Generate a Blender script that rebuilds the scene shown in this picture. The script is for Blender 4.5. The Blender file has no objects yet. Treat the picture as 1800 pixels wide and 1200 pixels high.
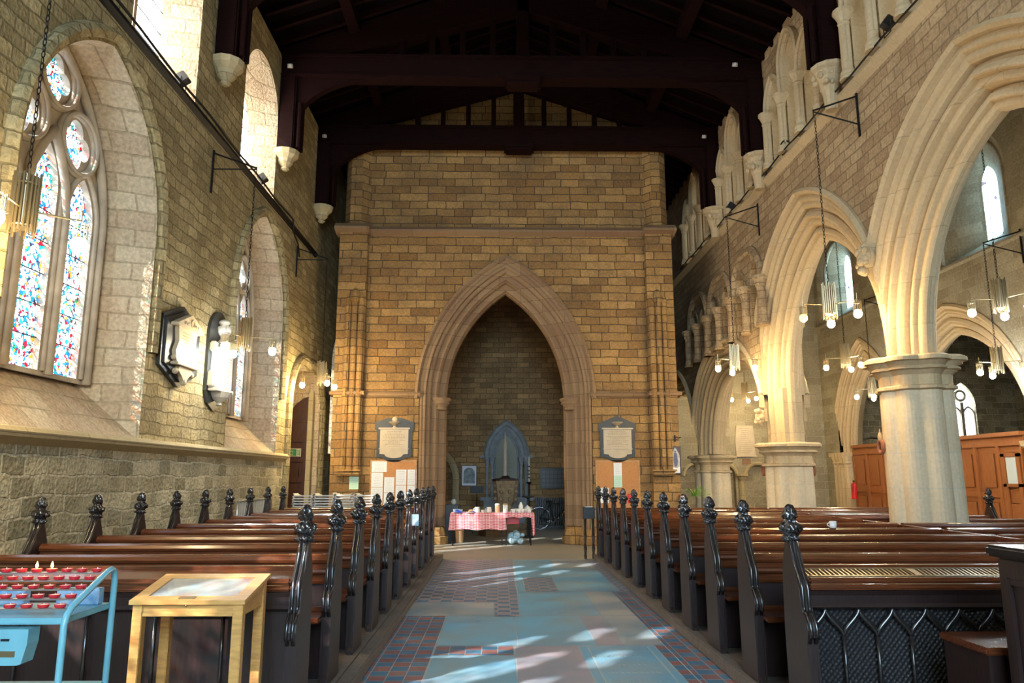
import bpy, bmesh, math, random
from mathutils import Vector, Matrix
random.seed(7)
C = bpy.context.scene.collection
SC = bpy.context.scene
PI = math.pi
R = math.radians

# ------------------------------------------------------------------ camera
cam = bpy.data.cameras.new('camera'); camo = bpy.data.objects.new('camera', cam); C.objects.link(camo)
camo.location = (0, 0, 1.6); camo.rotation_euler = (R(90 + 10.33), 0, R(-1.04))
cam.sensor_width = 36; cam.lens = 26.0; cam.clip_end = 200
SC.camera = camo
# ------------------------------------------------------------------ world, sun, exposure
w = bpy.data.worlds.new('sky'); SC.world = w; w.use_nodes = True
bg = w.node_tree.nodes['Background']; bg.inputs[0].default_value = (0.62, 0.80, 1.0, 1); bg.inputs[1].default_value = 3.0
sd = bpy.data.lights.new('sun', 'SUN'); so = bpy.data.objects.new('sun', sd); C.objects.link(so)
sd.energy = 13.0; sd.color = (1.0, 0.93, 0.82); sd.angle = R(0.6)
so.rotation_euler = Vector((1.0, 0.87, -0.9)).to_track_quat('-Z', 'Y').to_euler()
# daylight of the great east window behind the camera
ad = bpy.data.lights.new('east_window_daylight', 'AREA'); ao = bpy.data.objects.new('east_window_daylight', ad); C.objects.link(ao)
ad.shape = 'RECTANGLE'; ad.size = 5.0; ad.size_y = 5.5; ad.energy = 640; ad.color = (0.60, 0.82, 1.0)
ao.location = (0.4, -6.7, 5.6); ao.rotation_euler = (R(74), 0, 0); ad.spread = R(125)
SC.view_settings.view_transform = 'Standard'; SC.view_settings.look = 'None'
SC.view_settings.exposure = 0.5; SC.view_settings.gamma = 1.0
SC.view_settings.use_curve_mapping = False
BULB_W = 66.0

# ------------------------------------------------------------------ materials
def nt(name):
    m = bpy.data.materials.new(name); m.use_nodes = True
    return m, m.node_tree.nodes, m.node_tree.links, m.node_tree.nodes['Principled BSDF']
def simple(name, col, rough=0.6, metal=0.0, spec=0.5, noise=0.0, nscale=8.0, bump=0.0, stretch=None, coat=0.0, col2=None):
    m, N, L, P = nt(name)
    P.inputs['Base Color'].default_value = (*col, 1); P.inputs['Roughness'].default_value = rough
    P.inputs['Metallic'].default_value = metal; P.inputs['Specular IOR Level'].default_value = spec
    P.inputs['Coat Weight'].default_value = coat; P.inputs['Coat Roughness'].default_value = 0.15
    if noise or bump:
        tc = N.new('ShaderNodeTexCoord'); mp = N.new('ShaderNodeMapping'); L.new(tc.outputs['Object'], mp.inputs[0])
        if stretch: mp.inputs['Scale'].default_value = stretch
        nz = N.new('ShaderNodeTexNoise'); nz.inputs['Scale'].default_value = nscale; nz.inputs['Detail'].default_value = 6
        L.new(mp.outputs[0], nz.inputs['Vector'])
        if noise:
            c2 = col2 or tuple(c * (1 - noise) for c in col)
            mx = N.new('ShaderNodeMix'); mx.data_type = 'RGBA'
            mx.inputs[6].default_value = (*c2, 1); mx.inputs[7].default_value = (*[min(1, c * (1 + noise * .5)) for c in col], 1)
            cr = N.new('ShaderNodeMapRange'); cr.inputs[1].default_value = .3; cr.inputs[2].default_value = .7
            L.new(nz.outputs['Fac'], cr.inputs[0]); L.new(cr.outputs[0], mx.inputs[0]); L.new(mx.outputs[2], P.inputs['Base Color'])
        if bump:
            b = N.new('ShaderNodeBump'); b.inputs['Strength'].default_value = bump; b.inputs['Distance'].default_value = .01
            L.new(nz.outputs['Fac'], b.inputs['Height']); L.new(b.outputs[0], P.inputs['Normal'])
    return m
def wall_vec(N, L):
    """world position folded on to the wall plane: (horizontal, height, 0)"""
    g = N.new('ShaderNodeNewGeometry')
    sp = N.new('ShaderNodeSeparateXYZ'); L.new(g.outputs['Position'], sp.inputs[0])
    sn = N.new('ShaderNodeSeparateXYZ'); L.new(g.outputs['True Normal'], sn.inputs[0])
    ab = N.new('ShaderNodeMath'); ab.operation = 'ABSOLUTE'; L.new(sn.outputs[0], ab.inputs[0])
    gt = N.new('ShaderNodeMath'); gt.operation = 'GREATER_THAN'; gt.inputs[1].default_value = .6; L.new(ab.outputs[0], gt.inputs[0])
    mx = N.new('ShaderNodeMix'); mx.data_type = 'FLOAT'; L.new(gt.outputs[0], mx.inputs[0]); L.new(sp.outputs[0], mx.inputs[2]); L.new(sp.outputs[1], mx.inputs[3])
    cb = N.new('ShaderNodeCombineXYZ'); L.new(mx.outputs[0], cb.inputs[0]); L.new(sp.outputs[2], cb.inputs[1])
    return cb, g
def stone(name, c1, c2, mortar, bw=.46, rh=.21, msize=.012, warp=.03, rough=.85, bump=.5, tint=None, tintamt=.35, rubble=0.0, sq=1.0, grain=.55):
    m, N, L, P = nt(name); P.inputs['Roughness'].default_value = rough; P.inputs['Specular IOR Level'].default_value = .2
    v, g = wall_vec(N, L)
    nz = N.new('ShaderNodeTexNoise'); nz.inputs['Scale'].default_value = 2.2; nz.inputs['Detail'].default_value = 5; L.new(g.outputs['Position'], nz.inputs['Vector'])
    sub = N.new('ShaderNodeVectorMath'); sub.operation = 'SUBTRACT'; sub.inputs[1].default_value = (.5, .5, .5); L.new(nz.outputs['Color'], sub.inputs[0])
    sc = N.new('ShaderNodeVectorMath'); sc.operation = 'SCALE'; sc.inputs['Scale'].default_value = warp; L.new(sub.outputs[0], sc.inputs[0])
    ad_ = N.new('ShaderNodeVectorMath'); ad_.operation = 'ADD'; L.new(v.outputs[0], ad_.inputs[0]); L.new(sc.outputs[0], ad_.inputs[1])
    br = N.new('ShaderNodeTexBrick'); L.new(ad_.outputs[0], br.inputs['Vector'])
    br.inputs['Scale'].default_value = 1.0; br.inputs['Brick Width'].default_value = bw; br.inputs['Row Height'].default_value = rh
    br.inputs['Mortar Size'].default_value = msize; br.inputs['Mortar Smooth'].default_value = .35; br.inputs['Bias'].default_value = 0
    br.squash = sq; br.squash_frequency = 3; br.offset = .5
    br.inputs['Color1'].default_value = (*c1, 1); br.inputs['Color2'].default_value = (*c2, 1); br.inputs['Mortar'].default_value = (*mortar, 1)
    n2 = N.new('ShaderNodeTexNoise'); n2.inputs['Scale'].default_value = 1.3; n2.inputs['Detail'].default_value = 8; n2.inputs['Roughness'].default_value = .65
    L.new(g.outputs['Position'], n2.inputs['Vector'])
    mr = N.new('ShaderNodeMapRange'); mr.inputs[1].default_value = .38; mr.inputs[2].default_value = .68; L.new(n2.outputs['Fac'], mr.inputs[0])
    mt = N.new('ShaderNodeMath'); mt.operation = 'MULTIPLY'; mt.inputs[1].default_value = tintamt; L.new(mr.outputs[0], mt.inputs[0])
    mx = N.new('ShaderNodeMix'); mx.data_type = 'RGBA'; L.new(mt.outputs[0], mx.inputs[0]); L.new(br.outputs['Color'], mx.inputs[6])
    mx.inputs[7].default_value = (*(tint or (.20, .15, .10)), 1)
    n3 = N.new('ShaderNodeTexNoise'); n3.inputs['Scale'].default_value = 22; n3.inputs['Detail'].default_value = 6; L.new(g.outputs['Position'], n3.inputs['Vector'])
    m2 = N.new('ShaderNodeMix'); m2.data_type = 'RGBA'; m2.blend_type = 'MULTIPLY'; m2.inputs[0].default_value = grain
    cr = N.new('ShaderNodeMapRange'); cr.inputs[1].default_value = .3; cr.inputs[2].default_value = .7; cr.inputs[3].default_value = .55; cr.inputs[4].default_value = 1.25
    L.new(n3.outputs['Fac'], cr.inputs[0])
    cc = N.new('ShaderNodeCombineXYZ')
    for i in range(3): L.new(cr.outputs[0], cc.inputs[i])
    L.new(mx.outputs[2], m2.inputs[6]); L.new(cc.outputs[0], m2.inputs[7])
    L.new(m2.outputs[2], P.inputs['Base Color'])
    inv = N.new('ShaderNodeMath'); inv.operation = 'MULTIPLY_ADD'; inv.inputs[1].default_value = -1.0; inv.inputs[2].default_value = 1.0; L.new(br.outputs['Fac'], inv.inputs[0])
    hs = N.new('ShaderNodeMath'); hs.operation = 'MULTIPLY_ADD'; hs.inputs[1].default_value = .5 + rubble; L.new(n3.outputs['Fac'], hs.inputs[0]); L.new(inv.outputs[0], hs.inputs[2])
    h2 = N.new('ShaderNodeMath'); h2.operation = 'MULTIPLY_ADD'; h2.inputs[1].default_value = rubble * 3; L.new(nz.outputs['Fac'], h2.inputs[0]); L.new(hs.outputs[0], h2.inputs[2])
    b = N.new('ShaderNodeBump'); b.inputs['Strength'].default_value = bump; b.inputs['Distance'].default_value = .03; L.new(h2.outputs[0], b.inputs['Height']); L.new(b.outputs[0], P.inputs['Normal'])
    return m
M = {}
M['nave'] = stone('nave_wall_stone', (.56, .445, .235), (.33, .255, .125), (.25, .19, .095), bw=.34, rh=.165, warp=.12, bump=.8, rubble=.6, tint=(.19, .155, .085), tintamt=.5)
M['rough'] = stone('rough_wall_stone', (.62, .54, .36), (.29, .25, .155), (.62, .55, .38), bw=.36, rh=.20, warp=.13, bump=.9, rubble=.9, msize=.017, tint=(.20, .18, .11), tintamt=.55)
M['reveal'] = stone('window_reveal_stone', (.66, .55, .38), (.50, .38, .25), (.42, .34, .22), bw=.42, rh=.23, warp=.07, bump=.7, rubble=.9, tint=(.50, .31, .19), tintamt=.45)
M['tower'] = stone('tower_stone', (.52, .31, .115), (.29, .155, .055), (.10, .065, .035), bw=.46, rh=.205, warp=.06, bump=.6, tint=(.13, .09, .055), tintamt=.6, sq=1.6, rubble=.3)
M['arcade'] = stone('arcade_wall_stone', (.56, .41, .235), (.39, .26, .145), (.30, .21, .12), bw=.36, rh=.17, warp=.05, bump=.7, rubble=.4, tint=(.25, .17, .10), tintamt=.4)
M['west'] = stone('west_wall_stone', (.64, .39, .17), (.34, .20, .09), (.24, .15, .07), bw=.40, rh=.17, warp=.10, bump=.8, rubble=.5, tint=(.14, .105, .06), tintamt=.6)
M['aislew'] = stone('aisle_wall_stone', (.42, .37, .26), (.29, .25, .17), (.40, .36, .26), bw=.5, rh=.24, warp=.03, bump=.4, tint=(.24, .19, .12), tintamt=.4)
def ashlar(name, col, col2, jcol, rh, rough=.8):
    return stone(name, col, col2, jcol, bw=1.1, rh=rh, msize=.006, warp=.012, bump=.12, rough=rough, grain=.22, tint=tuple(c * .72 for c in col), tintamt=.45)
M['cream'] = ashlar('cream_limestone', (.60, .465, .285), (.53, .40, .235), (.42, .32, .20), .62)
M['creamp'] = ashlar('cream_pier_stone', (.72, .60, .41), (.65, .53, .35), (.60, .54, .42), .48)
M['brown'] = ashlar('brown_arch_stone', (.36, .235, .13), (.26, .155, .09), (.15, .095, .055), .30)
M['sill'] = ashlar('sill_stone', (.52, .43, .25), (.43, .34, .19), (.22, .16, .10), .5)
M['tracery'] = simple('tracery_stone', (.50, .42, .32), .75, noise=.25, nscale=5, bump=.2)
def wood(name, col, rough=.3, spec=.5, sc=(2, 30, 30), n=.45, coat=0.0):
    return simple(name, col, rough, spec=spec, noise=n, nscale=3, stretch=sc, bump=.08, coat=coat)
M['pew'] = wood('pew_wood', (.115, .032, .011), .24, coat=.5)
M['pewend'] = wood('pew_end_wood', (.022, .010, .009), .42, sc=(20, 20, 2))
M['carve'] = simple('carved_black_wood', (.017, .014, .014), .22, spec=.7, noise=.3, nscale=30, coat=.4)
M['roof'] = wood('roof_timber', (.012, .003, .0025), .7, .08, sc=(1, 12, 12))
M['roofboard'] = wood('roof_boards', (.004, .002, .0018), .9, .05, sc=(8, 8, 8))
M['oak'] = wood('display_oak', (.62, .33, .10), .35, sc=(3, 25, 25), n=.25)
M['doorw'] = wood('screen_wood', (.34, .115, .033), .3, sc=(30, 30, 2), n=.35)
M['doord'] = wood('dark_door_wood', (.06, .022, .012), .4, sc=(30, 30, 2))
def honey():
    m = simple('honeycomb_carved_wood', (.022, .022, .024), .3, spec=.6); N = m.node_tree.nodes; L = m.node_tree.links; P = N['Principled BSDF']
    v, g = wall_vec(N, L); mp = N.new('ShaderNodeMapping'); mp.inputs['Rotation'].default_value = (0, 0, R(40)); L.new(v.outputs[0], mp.inputs[0])
    vo = N.new('ShaderNodeTexVoronoi'); vo.inputs['Scale'].default_value = 38; vo.inputs['Randomness'].default_value = .12; L.new(mp.outputs[0], vo.inputs['Vector'])
    b = N.new('ShaderNodeBump'); b.inputs['Strength'].default_value = 1; b.inputs['Distance'].default_value = .02; L.new(vo.outputs['Distance'], b.inputs['Height']); L.new(b.outputs[0], P.inputs['Normal'])
    return m
M['honey'] = honey()
M['platform'] = wood('pew_platform_wood', (.16, .13, .11), .55, sc=(4, 30, 4))
M['iron'] = simple('black_iron', (.012, .012, .013), .45, metal=.5)
M['brass'] = simple('lamp_brass', (.38, .31, .19), .35, metal=.9)
M['steel'] = simple('steel', (.55, .57, .58), .3, metal=.9)
M['chrome'] = simple('chrome', (.8, .82, .85), .15, metal=1)
M['white'] = simple('white_marble', (.50, .46, .39), .35, noise=.08, nscale=6)
M['cmarble'] = simple('cream_marble', (.50, .41, .28), .35, noise=.12, nscale=6)
M['slate'] = simple('dark_slate', (.030, .033, .032), .4, noise=.3, nscale=10)
M['ink'] = simple('inscription_ink', (.20, .16, .10), .6)
M['paper'] = simple('paper', (.80, .82, .85), .7)
M['paperg'] = simple('green_paper', (.52, .78, .62), .7)
M['paperb'] = simple('pale_blue_paper', (.55, .75, .88), .7)
M['cork'] = simple('cork_board', (.55, .25, .09), .8, noise=.2, nscale=60)
M['corkf'] = wood('board_frame_wood', (.55, .30, .12), .45)
M['grey'] = simple('grey_stone', (.30, .33, .35), .6, noise=.25, nscale=7, bump=.2)
M['font'] = simple('font_stone', (.34, .25, .15), .8, noise=.35, nscale=9, bump=.5)
M['blackp'] = simple('black_paint', (.010, .011, .012), .4)
M['teal'] = simple('blue_enamel', (.17, .42, .50), .3, spec=.6, noise=.1, nscale=10)
M['red'] = simple('red_plastic', (.62, .02, .02), .35)
M['wax'] = simple('tealight_wax', (.85, .50, .45), .5)
M['alu'] = simple('tealight_red_case', (.55, .02, .03), .3)
M['blue'] = simple('blue_plate', (.03, .07, .55), .3)
M['china'] = simple('white_china', (.82, .80, .76), .2)
M['tan'] = simple('tan_card', (.52, .33, .17), .6)
M['leaf'] = simple('fern_leaf', (.22, .42, .05), .55, noise=.4, nscale=15)
M['terra'] = simple('terracotta', (.30, .11, .06), .8)
M['plastic'] = simple('pale_blue_plastic', (.45, .68, .80), .3, noise=.5, nscale=12)
M['chair'] = simple('grey_chair_shell', (.55, .55, .52), .4)
M['fabric'] = simple('grey_cloth', (.20, .22, .22), .9)
M['green'] = simple('sign_green', (.02, .20, .07), .5)
def emis(name, col, s):
    m, N, L, P = nt(name); P.inputs['Base Color'].default_value = (0, 0, 0, 1)
    P.inputs['Emission Color'].default_value = (*col, 1); P.inputs['Emission Strength'].default_value = s
    return m
M['bulb'] = emis('bulb_glow', (1.0, .90, .70), 55); M['bulbw'] = emis('bulb_glow_amber', (1.0, .52, .10), 5); M['bulbc'] = emis('bulb_glow_cool', (.75, .92, 1.0), 55)
M['flame'] = emis('flame', (1.0, .55, .15), 25)
def glass_mat(name, kind, strength):
    m, N, L, P = nt(name); out = [n for n in N if n.type == 'OUTPUT_MATERIAL'][0]; N.remove(P)
    v, g = wall_vec(N, L)
    vo = N.new('ShaderNodeTexVoronoi'); vo.inputs['Scale'].default_value = 21 if kind == 'stained' else 5; L.new(v.outputs[0], vo.inputs['Vector'])
    ve = N.new('ShaderNodeTexVoronoi'); ve.feature = 'DISTANCE_TO_EDGE'; ve.inputs['Scale'].default_value = vo.inputs['Scale'].default_value; L.new(v.outputs[0], ve.inputs['Vector'])
    sp = N.new('ShaderNodeSeparateXYZ'); L.new(vo.outputs['Color'], sp.inputs[0])
    big = N.new('ShaderNodeTexNoise'); big.inputs['Scale'].default_value = 3.2; L.new(v.outputs[0], big.inputs['Vector'])
    ma = N.new('ShaderNodeMath'); ma.operation = 'MULTIPLY_ADD'; ma.inputs[1].default_value = 1.0; L.new(big.outputs['Fac'], ma.inputs[0]); L.new(sp.outputs[0], ma.inputs[2])
    sb = N.new('ShaderNodeMath'); sb.operation = 'SUBTRACT'; sb.inputs[1].default_value = .5; L.new(ma.outputs[0], sb.inputs[0])
    fr = N.new('ShaderNodeMath'); fr.operation = 'FRACT'; L.new(sb.outputs[0], fr.inputs[0])
    cr = N.new('ShaderNodeValToRGB'); cr.color_ramp.interpolation = 'CONSTANT'; L.new(fr.outputs[0], cr.inputs[0])
    if kind == 'stained':
        pal = [(0, (.85, .93, 1.0)), (.24, (.01, .13, .34)), (.34, (.45, .75, .9)), (.46, (.34, .01, .02)), (.53, (.9, .85, .92)), (.70, (.02, .28, .34)), (.80, (.60, .20, .02)), (.84, (.9, .95, 1.0)), (.93, (.02, .16, .06)), (.96, (.7, .8, .9))]
    elif kind == 'blue':
        pal = [(0, (.42, .76, 1)), (.5, (.50, .82, 1))]
    elif kind == 'pale':
        pal = [(0, (.95, 1, 1)), (.3, (.80, .92, .95)), (.6, (.95, 1, .96)), (.8, (.86, .95, 1))]
    else:
        pal = [(0, (1, .97, .85)), (.35, (1, .9, .7)), (.55, (.95, .98, 1)), (.86, (.8, .15, .1)), (.9, (1, .95, .8)), (.96, (.3, .5, .8))]
    e = cr.color_ramp.elements
    while len(e) > 1: e.remove(e[-1])
    e[0].position = 0; e[0].color = (*pal[0][1], 1)
    for p_, c_ in pal[1:]:
        x = e.new(p_); x.color = (*c_, 1)
    lead = N.new('ShaderNodeMath'); lead.operation = 'GREATER_THAN'; lead.inputs[1].default_value = .055 if kind == 'stained' else .02; L.new(ve.outputs['Distance'], lead.inputs[0])
    mx = N.new('ShaderNodeMix'); mx.data_type = 'RGBA'; mx.inputs[6].default_value = (.02, .02, .03, 1); L.new(lead.outputs[0], mx.inputs[0]); L.new(cr.outputs[0], mx.inputs[7])
    em = N.new('ShaderNodeEmission'); em.inputs[1].default_value = strength; L.new(mx.outputs[2], em.inputs[0])
    tr = N.new('ShaderNodeBsdfTransparent')
    if kind == 'warm':
        dk = N.new('ShaderNodeMix'); dk.data_type = 'RGBA'; dk.blend_type = 'MULTIPLY'; dk.inputs[0].default_value = 1; dk.inputs[7].default_value = (.22, .20, .18, 1)
        L.new(mx.outputs[2], dk.inputs[6]); L.new(dk.outputs[2], tr.inputs[0])
    else: L.new(mx.outputs[2], tr.inputs[0])
    ad2 = N.new('ShaderNodeAddShader'); L.new(em.outputs[0], ad2.inputs[0]); L.new(tr.outputs[0], ad2.inputs[1]); L.new(ad2.outputs[0], out.inputs[0])
    return m
M['stained'] = glass_mat('stained_glass', 'stained', 1.5)
M['pale'] = glass_mat('pale_leaded_glass', 'pale', 5.0)
M['bluepane'] = glass_mat('bright_daylight_glass', 'blue', 16.0)
M['paledim'] = glass_mat('dim_leaded_glass', 'pale', .9)
M['warm'] = glass_mat('clerestory_stained_glass', 'warm', 9.0)
def clearglass():
    m, N, L, P = nt('case_glass'); P.inputs['Base Color'].default_value = (.9, .95, .95, 1); P.inputs['Roughness'].default_value = .03
    P.inputs['Alpha'].default_value = .35; P.inputs['Specular IOR Level'].default_value = 1.0; P.inputs['Coat Weight'].default_value = 1.0; P.inputs['Coat Roughness'].default_value = .02
    return m
M['clear'] = clearglass()
def gingham():
    m, N, L, P = nt('gingham_cloth'); P.inputs['Roughness'].default_value = .85
    g = N.new('ShaderNodeNewGeometry'); sp = N.new('ShaderNodeSeparateXYZ'); L.new(g.outputs['Position'], sp.inputs[0])
    outs = []
    add = N.new('ShaderNodeMath'); add.operation = 'ADD'; L.new(sp.outputs[2], add.inputs[0]); L.new(sp.outputs[1], add.inputs[1])
    for o in (sp.outputs[0], add.outputs[0]):
        a = N.new('ShaderNodeMath'); a.operation = 'MULTIPLY'; a.inputs[1].default_value = 28; L.new(o, a.inputs[0])
        f = N.new('ShaderNodeMath'); f.operation = 'FRACT'; L.new(a.outputs[0], f.inputs[0])
        t = N.new('ShaderNodeMath'); t.operation = 'GREATER_THAN'; t.inputs[1].default_value = .5; L.new(f.outputs[0], t.inputs[0]); outs.append(t)
    s = N.new('ShaderNodeMath'); s.operation = 'ADD'; L.new(outs[0].outputs[0], s.inputs[0]); L.new(outs[1].outputs[0], s.inputs[1])
    h = N.new('ShaderNodeMath'); h.operation = 'MULTIPLY'; h.inputs[1].default_value = .5; L.new(s.outputs[0], h.inputs[0])
    cr = N.new('ShaderNodeValToRGB'); cr.color_ramp.interpolation = 'CONSTANT'; L.new(h.outputs[0], cr.inputs[0])
    e = cr.color_ramp.elements; e[0].color = (.9, .85, .85, 1); e[1].position = .4; e[1].color = (.78, .25, .28, 1); x = e.new(.9); x.color = (.55, .02, .05, 1)
    L.new(cr.outputs[0], P.inputs['Base Color']); return m
M['gingham'] = gingham()
def slab(name, c1, c2, rough=.38):
    return simple(name, c1, rough, noise=.5, nscale=1.6, bump=.12, col2=c2, spec=.5)
M['slabblue'] = slab('blue_slate_slab', (.13, .34, .48), (.25, .31, .33))
M['slabtan'] = slab('tan_floor_slab', (.36, .33, .30), (.20, .31, .37))
M['slabpink'] = slab('pink_floor_slab', (.33, .27, .29), (.22, .26, .31))
def tiles(name, c1, c2, s=.15):
    m, N, L, P = nt(name); P.inputs['Roughness'].default_value = .32
    g = N.new('ShaderNodeNewGeometry'); ck = N.new('ShaderNodeTexChecker'); ck.inputs['Scale'].default_value = 1 / s
    ck.inputs['Color1'].default_value = (*c1, 1); ck.inputs['Color2'].default_value = (*c2, 1)
    ofs = N.new('ShaderNodeVectorMath'); ofs.operation = 'ADD'; ofs.inputs[1].default_value = (.0, .03, .04); L.new(g.outputs['Position'], ofs.inputs[0])
    L.new(ofs.outputs[0], ck.inputs['Vector'])
    br = N.new('ShaderNodeTexBrick'); br.offset = 0; br.inputs['Scale'].default_value = 1; br.inputs['Brick Width'].default_value = s; br.inputs['Row Height'].default_value = s
    br.inputs['Mortar Size'].default_value = .004; L.new(ofs.outputs[0], br.inputs['Vector'])
    nz = N.new('ShaderNodeTexNoise'); nz.inputs['Scale'].default_value = 5; nz.inputs['Detail'].default_value = 5; L.new(g.outputs['Position'], nz.inputs['Vector'])
    mr = N.new('ShaderNodeMapRange'); mr.inputs[1].default_value = .35; mr.inputs[2].default_value = .7; mr.inputs[4].default_value = .38; L.new(nz.outputs['Fac'], mr.inputs[0])
    m0 = N.new('ShaderNodeMix'); m0.data_type = 'RGBA'; L.new(mr.outputs[0], m0.inputs[0]); L.new(ck.outputs[0], m0.inputs[6]); m0.inputs[7].default_value = (.20, .22, .24, 1)
    mx = N.new('ShaderNodeMix'); mx.data_type = 'RGBA'; L.new(br.outputs['Fac'], mx.inputs[0]); L.new(m0.outputs[2], mx.inputs[6]); mx.inputs[7].default_value = (.34, .38, .40, 1)
    L.new(mx.outputs[2], P.inputs['Base Color']); return m
M['tilered'] = tiles('red_and_blue_tiles', (.29, .11, .10), (.05, .17, .28))
M['tilegrey'] = tiles('grey_and_brown_tiles', (.36, .28, .29), (.085, .19, .29))
def pave(name, c1, c2):
    m, N, L, P = nt(name); P.inputs['Roughness'].default_value = .5
    g = N.new('ShaderNodeNewGeometry'); br = N.new('ShaderNodeTexBrick'); L.new(g.outputs['Position'], br.inputs['Vector'])
    br.inputs['Scale'].default_value = 1; br.inputs['Brick Width'].default_value = 1.05; br.inputs['Row Height'].default_value = .62; br.inputs['Mortar Size'].default_value = .009
    br.inputs['Color1'].default_value = (*c1, 1); br.inputs['Color2'].default_value = (*c2, 1); br.inputs['Mortar'].default_value = (.28, .25, .2, 1)
    L.new(br.outputs['Color'], P.inputs['Base Color']); return m
M['pave'] = pave('flagstones', (.36, .32, .25), (.27, .265, .24))

# ------------------------------------------------------------------ object helpers
def obj(name, bm, mat, parent=None, smooth=False, loc=None):
    me = bpy.data.meshes.new(name)
    bm.normal_update(); bm.to_mesh(me); bm.free()
    for mm in (mat if isinstance(mat, (list, tuple)) else [mat]): me.materials.append(mm)
    if smooth:
        for p in me.polygons: p.use_smooth = True
    o = bpy.data.objects.new(name, me); C.objects.link(o)
    if parent: o.parent = parent
    if loc: o.location = loc
    return o
def tag(o, label, cat, group=None, kind=None):
    o['label'] = label; o['category'] = cat
    if group: o['group'] = group
    if kind: o['kind'] = kind
    return o
def struct(o): o['kind'] = 'structure'; return o
def thing(name, label, cat, loc=(0, 0, 0), rz=0, group=None):
    o = bpy.data.objects.new(name, None); C.objects.link(o); o.location = loc; o.rotation_euler = (0, 0, rz); o.empty_display_size = .1
    return tag(o, label, cat, group)
KIDS = {}
def kids(o): return [c for c in C.objects if c.parent == o]
def dup(root, loc, label, rz=None, group=None, tree=None):
    r = root.copy(); C.objects.link(r); r.location = loc
    if rz is not None: r.rotation_euler = (0, 0, rz)
    r['label'] = label
    if group: r['group'] = group
    for c in (tree or kids(root)):
        k = c.copy(); C.objects.link(k); k.parent = r
        for g in kids(c):
            d = g.copy(); C.objects.link(d); d.parent = k
    return r
def NB(): return bmesh.new()
def box(bm, x0, x1, y0, y1, z0, z1):
    v = [bm.verts.new((x, y, z)) for x in (x0, x1) for y in (y0, y1) for z in (z0, z1)]
    for f in ((0, 1, 3, 2), (4, 6, 7, 5), (0, 4, 5, 1), (2, 3, 7, 6), (0, 2, 6, 4), (1, 5, 7, 3)): bm.faces.new([v[i] for i in f])
    return v
def bbox(bm, x0, x1, y0, y1, z0, z1, b=.006):
    """box with bevelled edges"""
    t = bmesh.new(); box(t, x0, x1, y0, y1, z0, z1)
    bmesh.ops.bevel(t, geom=t.edges[:], offset=b, segments=2, affect='EDGES')
    me = bpy.data.meshes.new('t'); t.to_mesh(me); t.free(); bm.from_mesh(me); bpy.data.meshes.remove(me)
def tube(bm, p, q, r, n=8, r2=None, cap=True):
    p = Vector(p); q = Vector(q); d = (q - p).normalized(); a = d.orthogonal().normalized(); b = d.cross(a); r2 = r if r2 is None else r2
    A = [bm.verts.new(p + (a * math.cos(t) + b * math.sin(t)) * r) for t in [2 * PI * i / n for i in range(n)]]
    B = [bm.verts.new(q + (a * math.cos(t) + b * math.sin(t)) * r2) for t in [2 * PI * i / n for i in range(n)]]
    for i in range(n): bm.faces.new((A[i], A[(i + 1) % n], B[(i + 1) % n], B[i]))
    if cap: bm.faces.new(A[::-1]); bm.faces.new(B)
def path(bm, pts, r, n=8, closed=False):
    """swept tube along a poly line"""
    P = [Vector(p) for p in pts]; m = len(P); rings = []; up = None
    for i in range(m):
        a = P[(i - 1) % m] if (closed or i > 0) else P[i]; b = P[(i + 1) % m] if (closed or i < m - 1) else P[i]
        t = (b - a).normalized()
        if up is None: up = t.orthogonal().normalized()
        up = (up - t * up.dot(t)); up = up.normalized() if up.length > 1e-6 else t.orthogonal().normalized()
        s = t.cross(up); rr = r[i] if isinstance(r, (list, tuple)) else r
        rings.append([bm.verts.new(P[i] + (up * math.cos(2 * PI * k / n) + s * math.sin(2 * PI * k / n)) * rr) for k in range(n)])
    for i in range(m if closed else m - 1):
        A = rings[i]; B = rings[(i + 1) % m]
        for k in range(n):
            bm.faces.new((A[k], A[(k + 1) % n], B[(k + 1) % n], B[k]))
    if not closed: bm.faces.new(rings[0][::-1]); bm.faces.new(rings[-1])
def lathe(bm, prof, cx=0, cy=0, n=24, rf=None, cap=True):
    """prof: (radius, z); rf(theta, z, r) may modulate"""
    rings = []
    for r, z in prof:
        ring = []
        for k in range(n):
            t = 2 * PI * k / n; rr = rf(t, z, r) if rf else r
            ring.append(bm.verts.new((cx + rr * math.cos(t), cy + rr * math.sin(t), z)))
        rings.append(ring)
    for A, B in zip(rings, rings[1:]):
        for k in range(n): bm.faces.new((A[k], A[(k + 1) % n], B[(k + 1) % n], B[k]))
    if cap: bm.faces.new(rings[0][::-1]); bm.faces.new(rings[-1])
def prism(bm, pts, ax, a, b):
    """extrude 2-D outline: ax='x' -> pts are (y,z); 'y' -> (x,z); 'z' -> (x,y)"""
    f = {'x': lambda u, v, w: (w, u, v), 'y': lambda u, v, w: (u, w, v), 'z': lambda u, v, w: (u, v, w)}[ax]
    A = [bm.verts.new(f(u, v, a)) for u, v in pts]; B = [bm.verts.new(f(u, v, b)) for u, v in pts]; n = len(pts)
    bm.faces.new(A); bm.faces.new(B[::-1])
    for i in range(n): bm.faces.new((A[i], B[i], B[(i + 1) % n], A[(i + 1) % n]))
def ball(bm, c, r, sx=1, sy=1, sz=1, n=10):
    t = bmesh.new(); bmesh.ops.create_uvsphere(t, u_segments=n, v_segments=max(6, n - 2), radius=r)
    for v in t.verts: v.co = Vector((v.co.x * sx, v.co.y * sy, v.co.z * sz)) + Vector(c)
    me = bpy.data.meshes.new('t'); t.to_mesh(me); t.free(); bm.from_mesh(me); bpy.data.meshes.remove(me)

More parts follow.
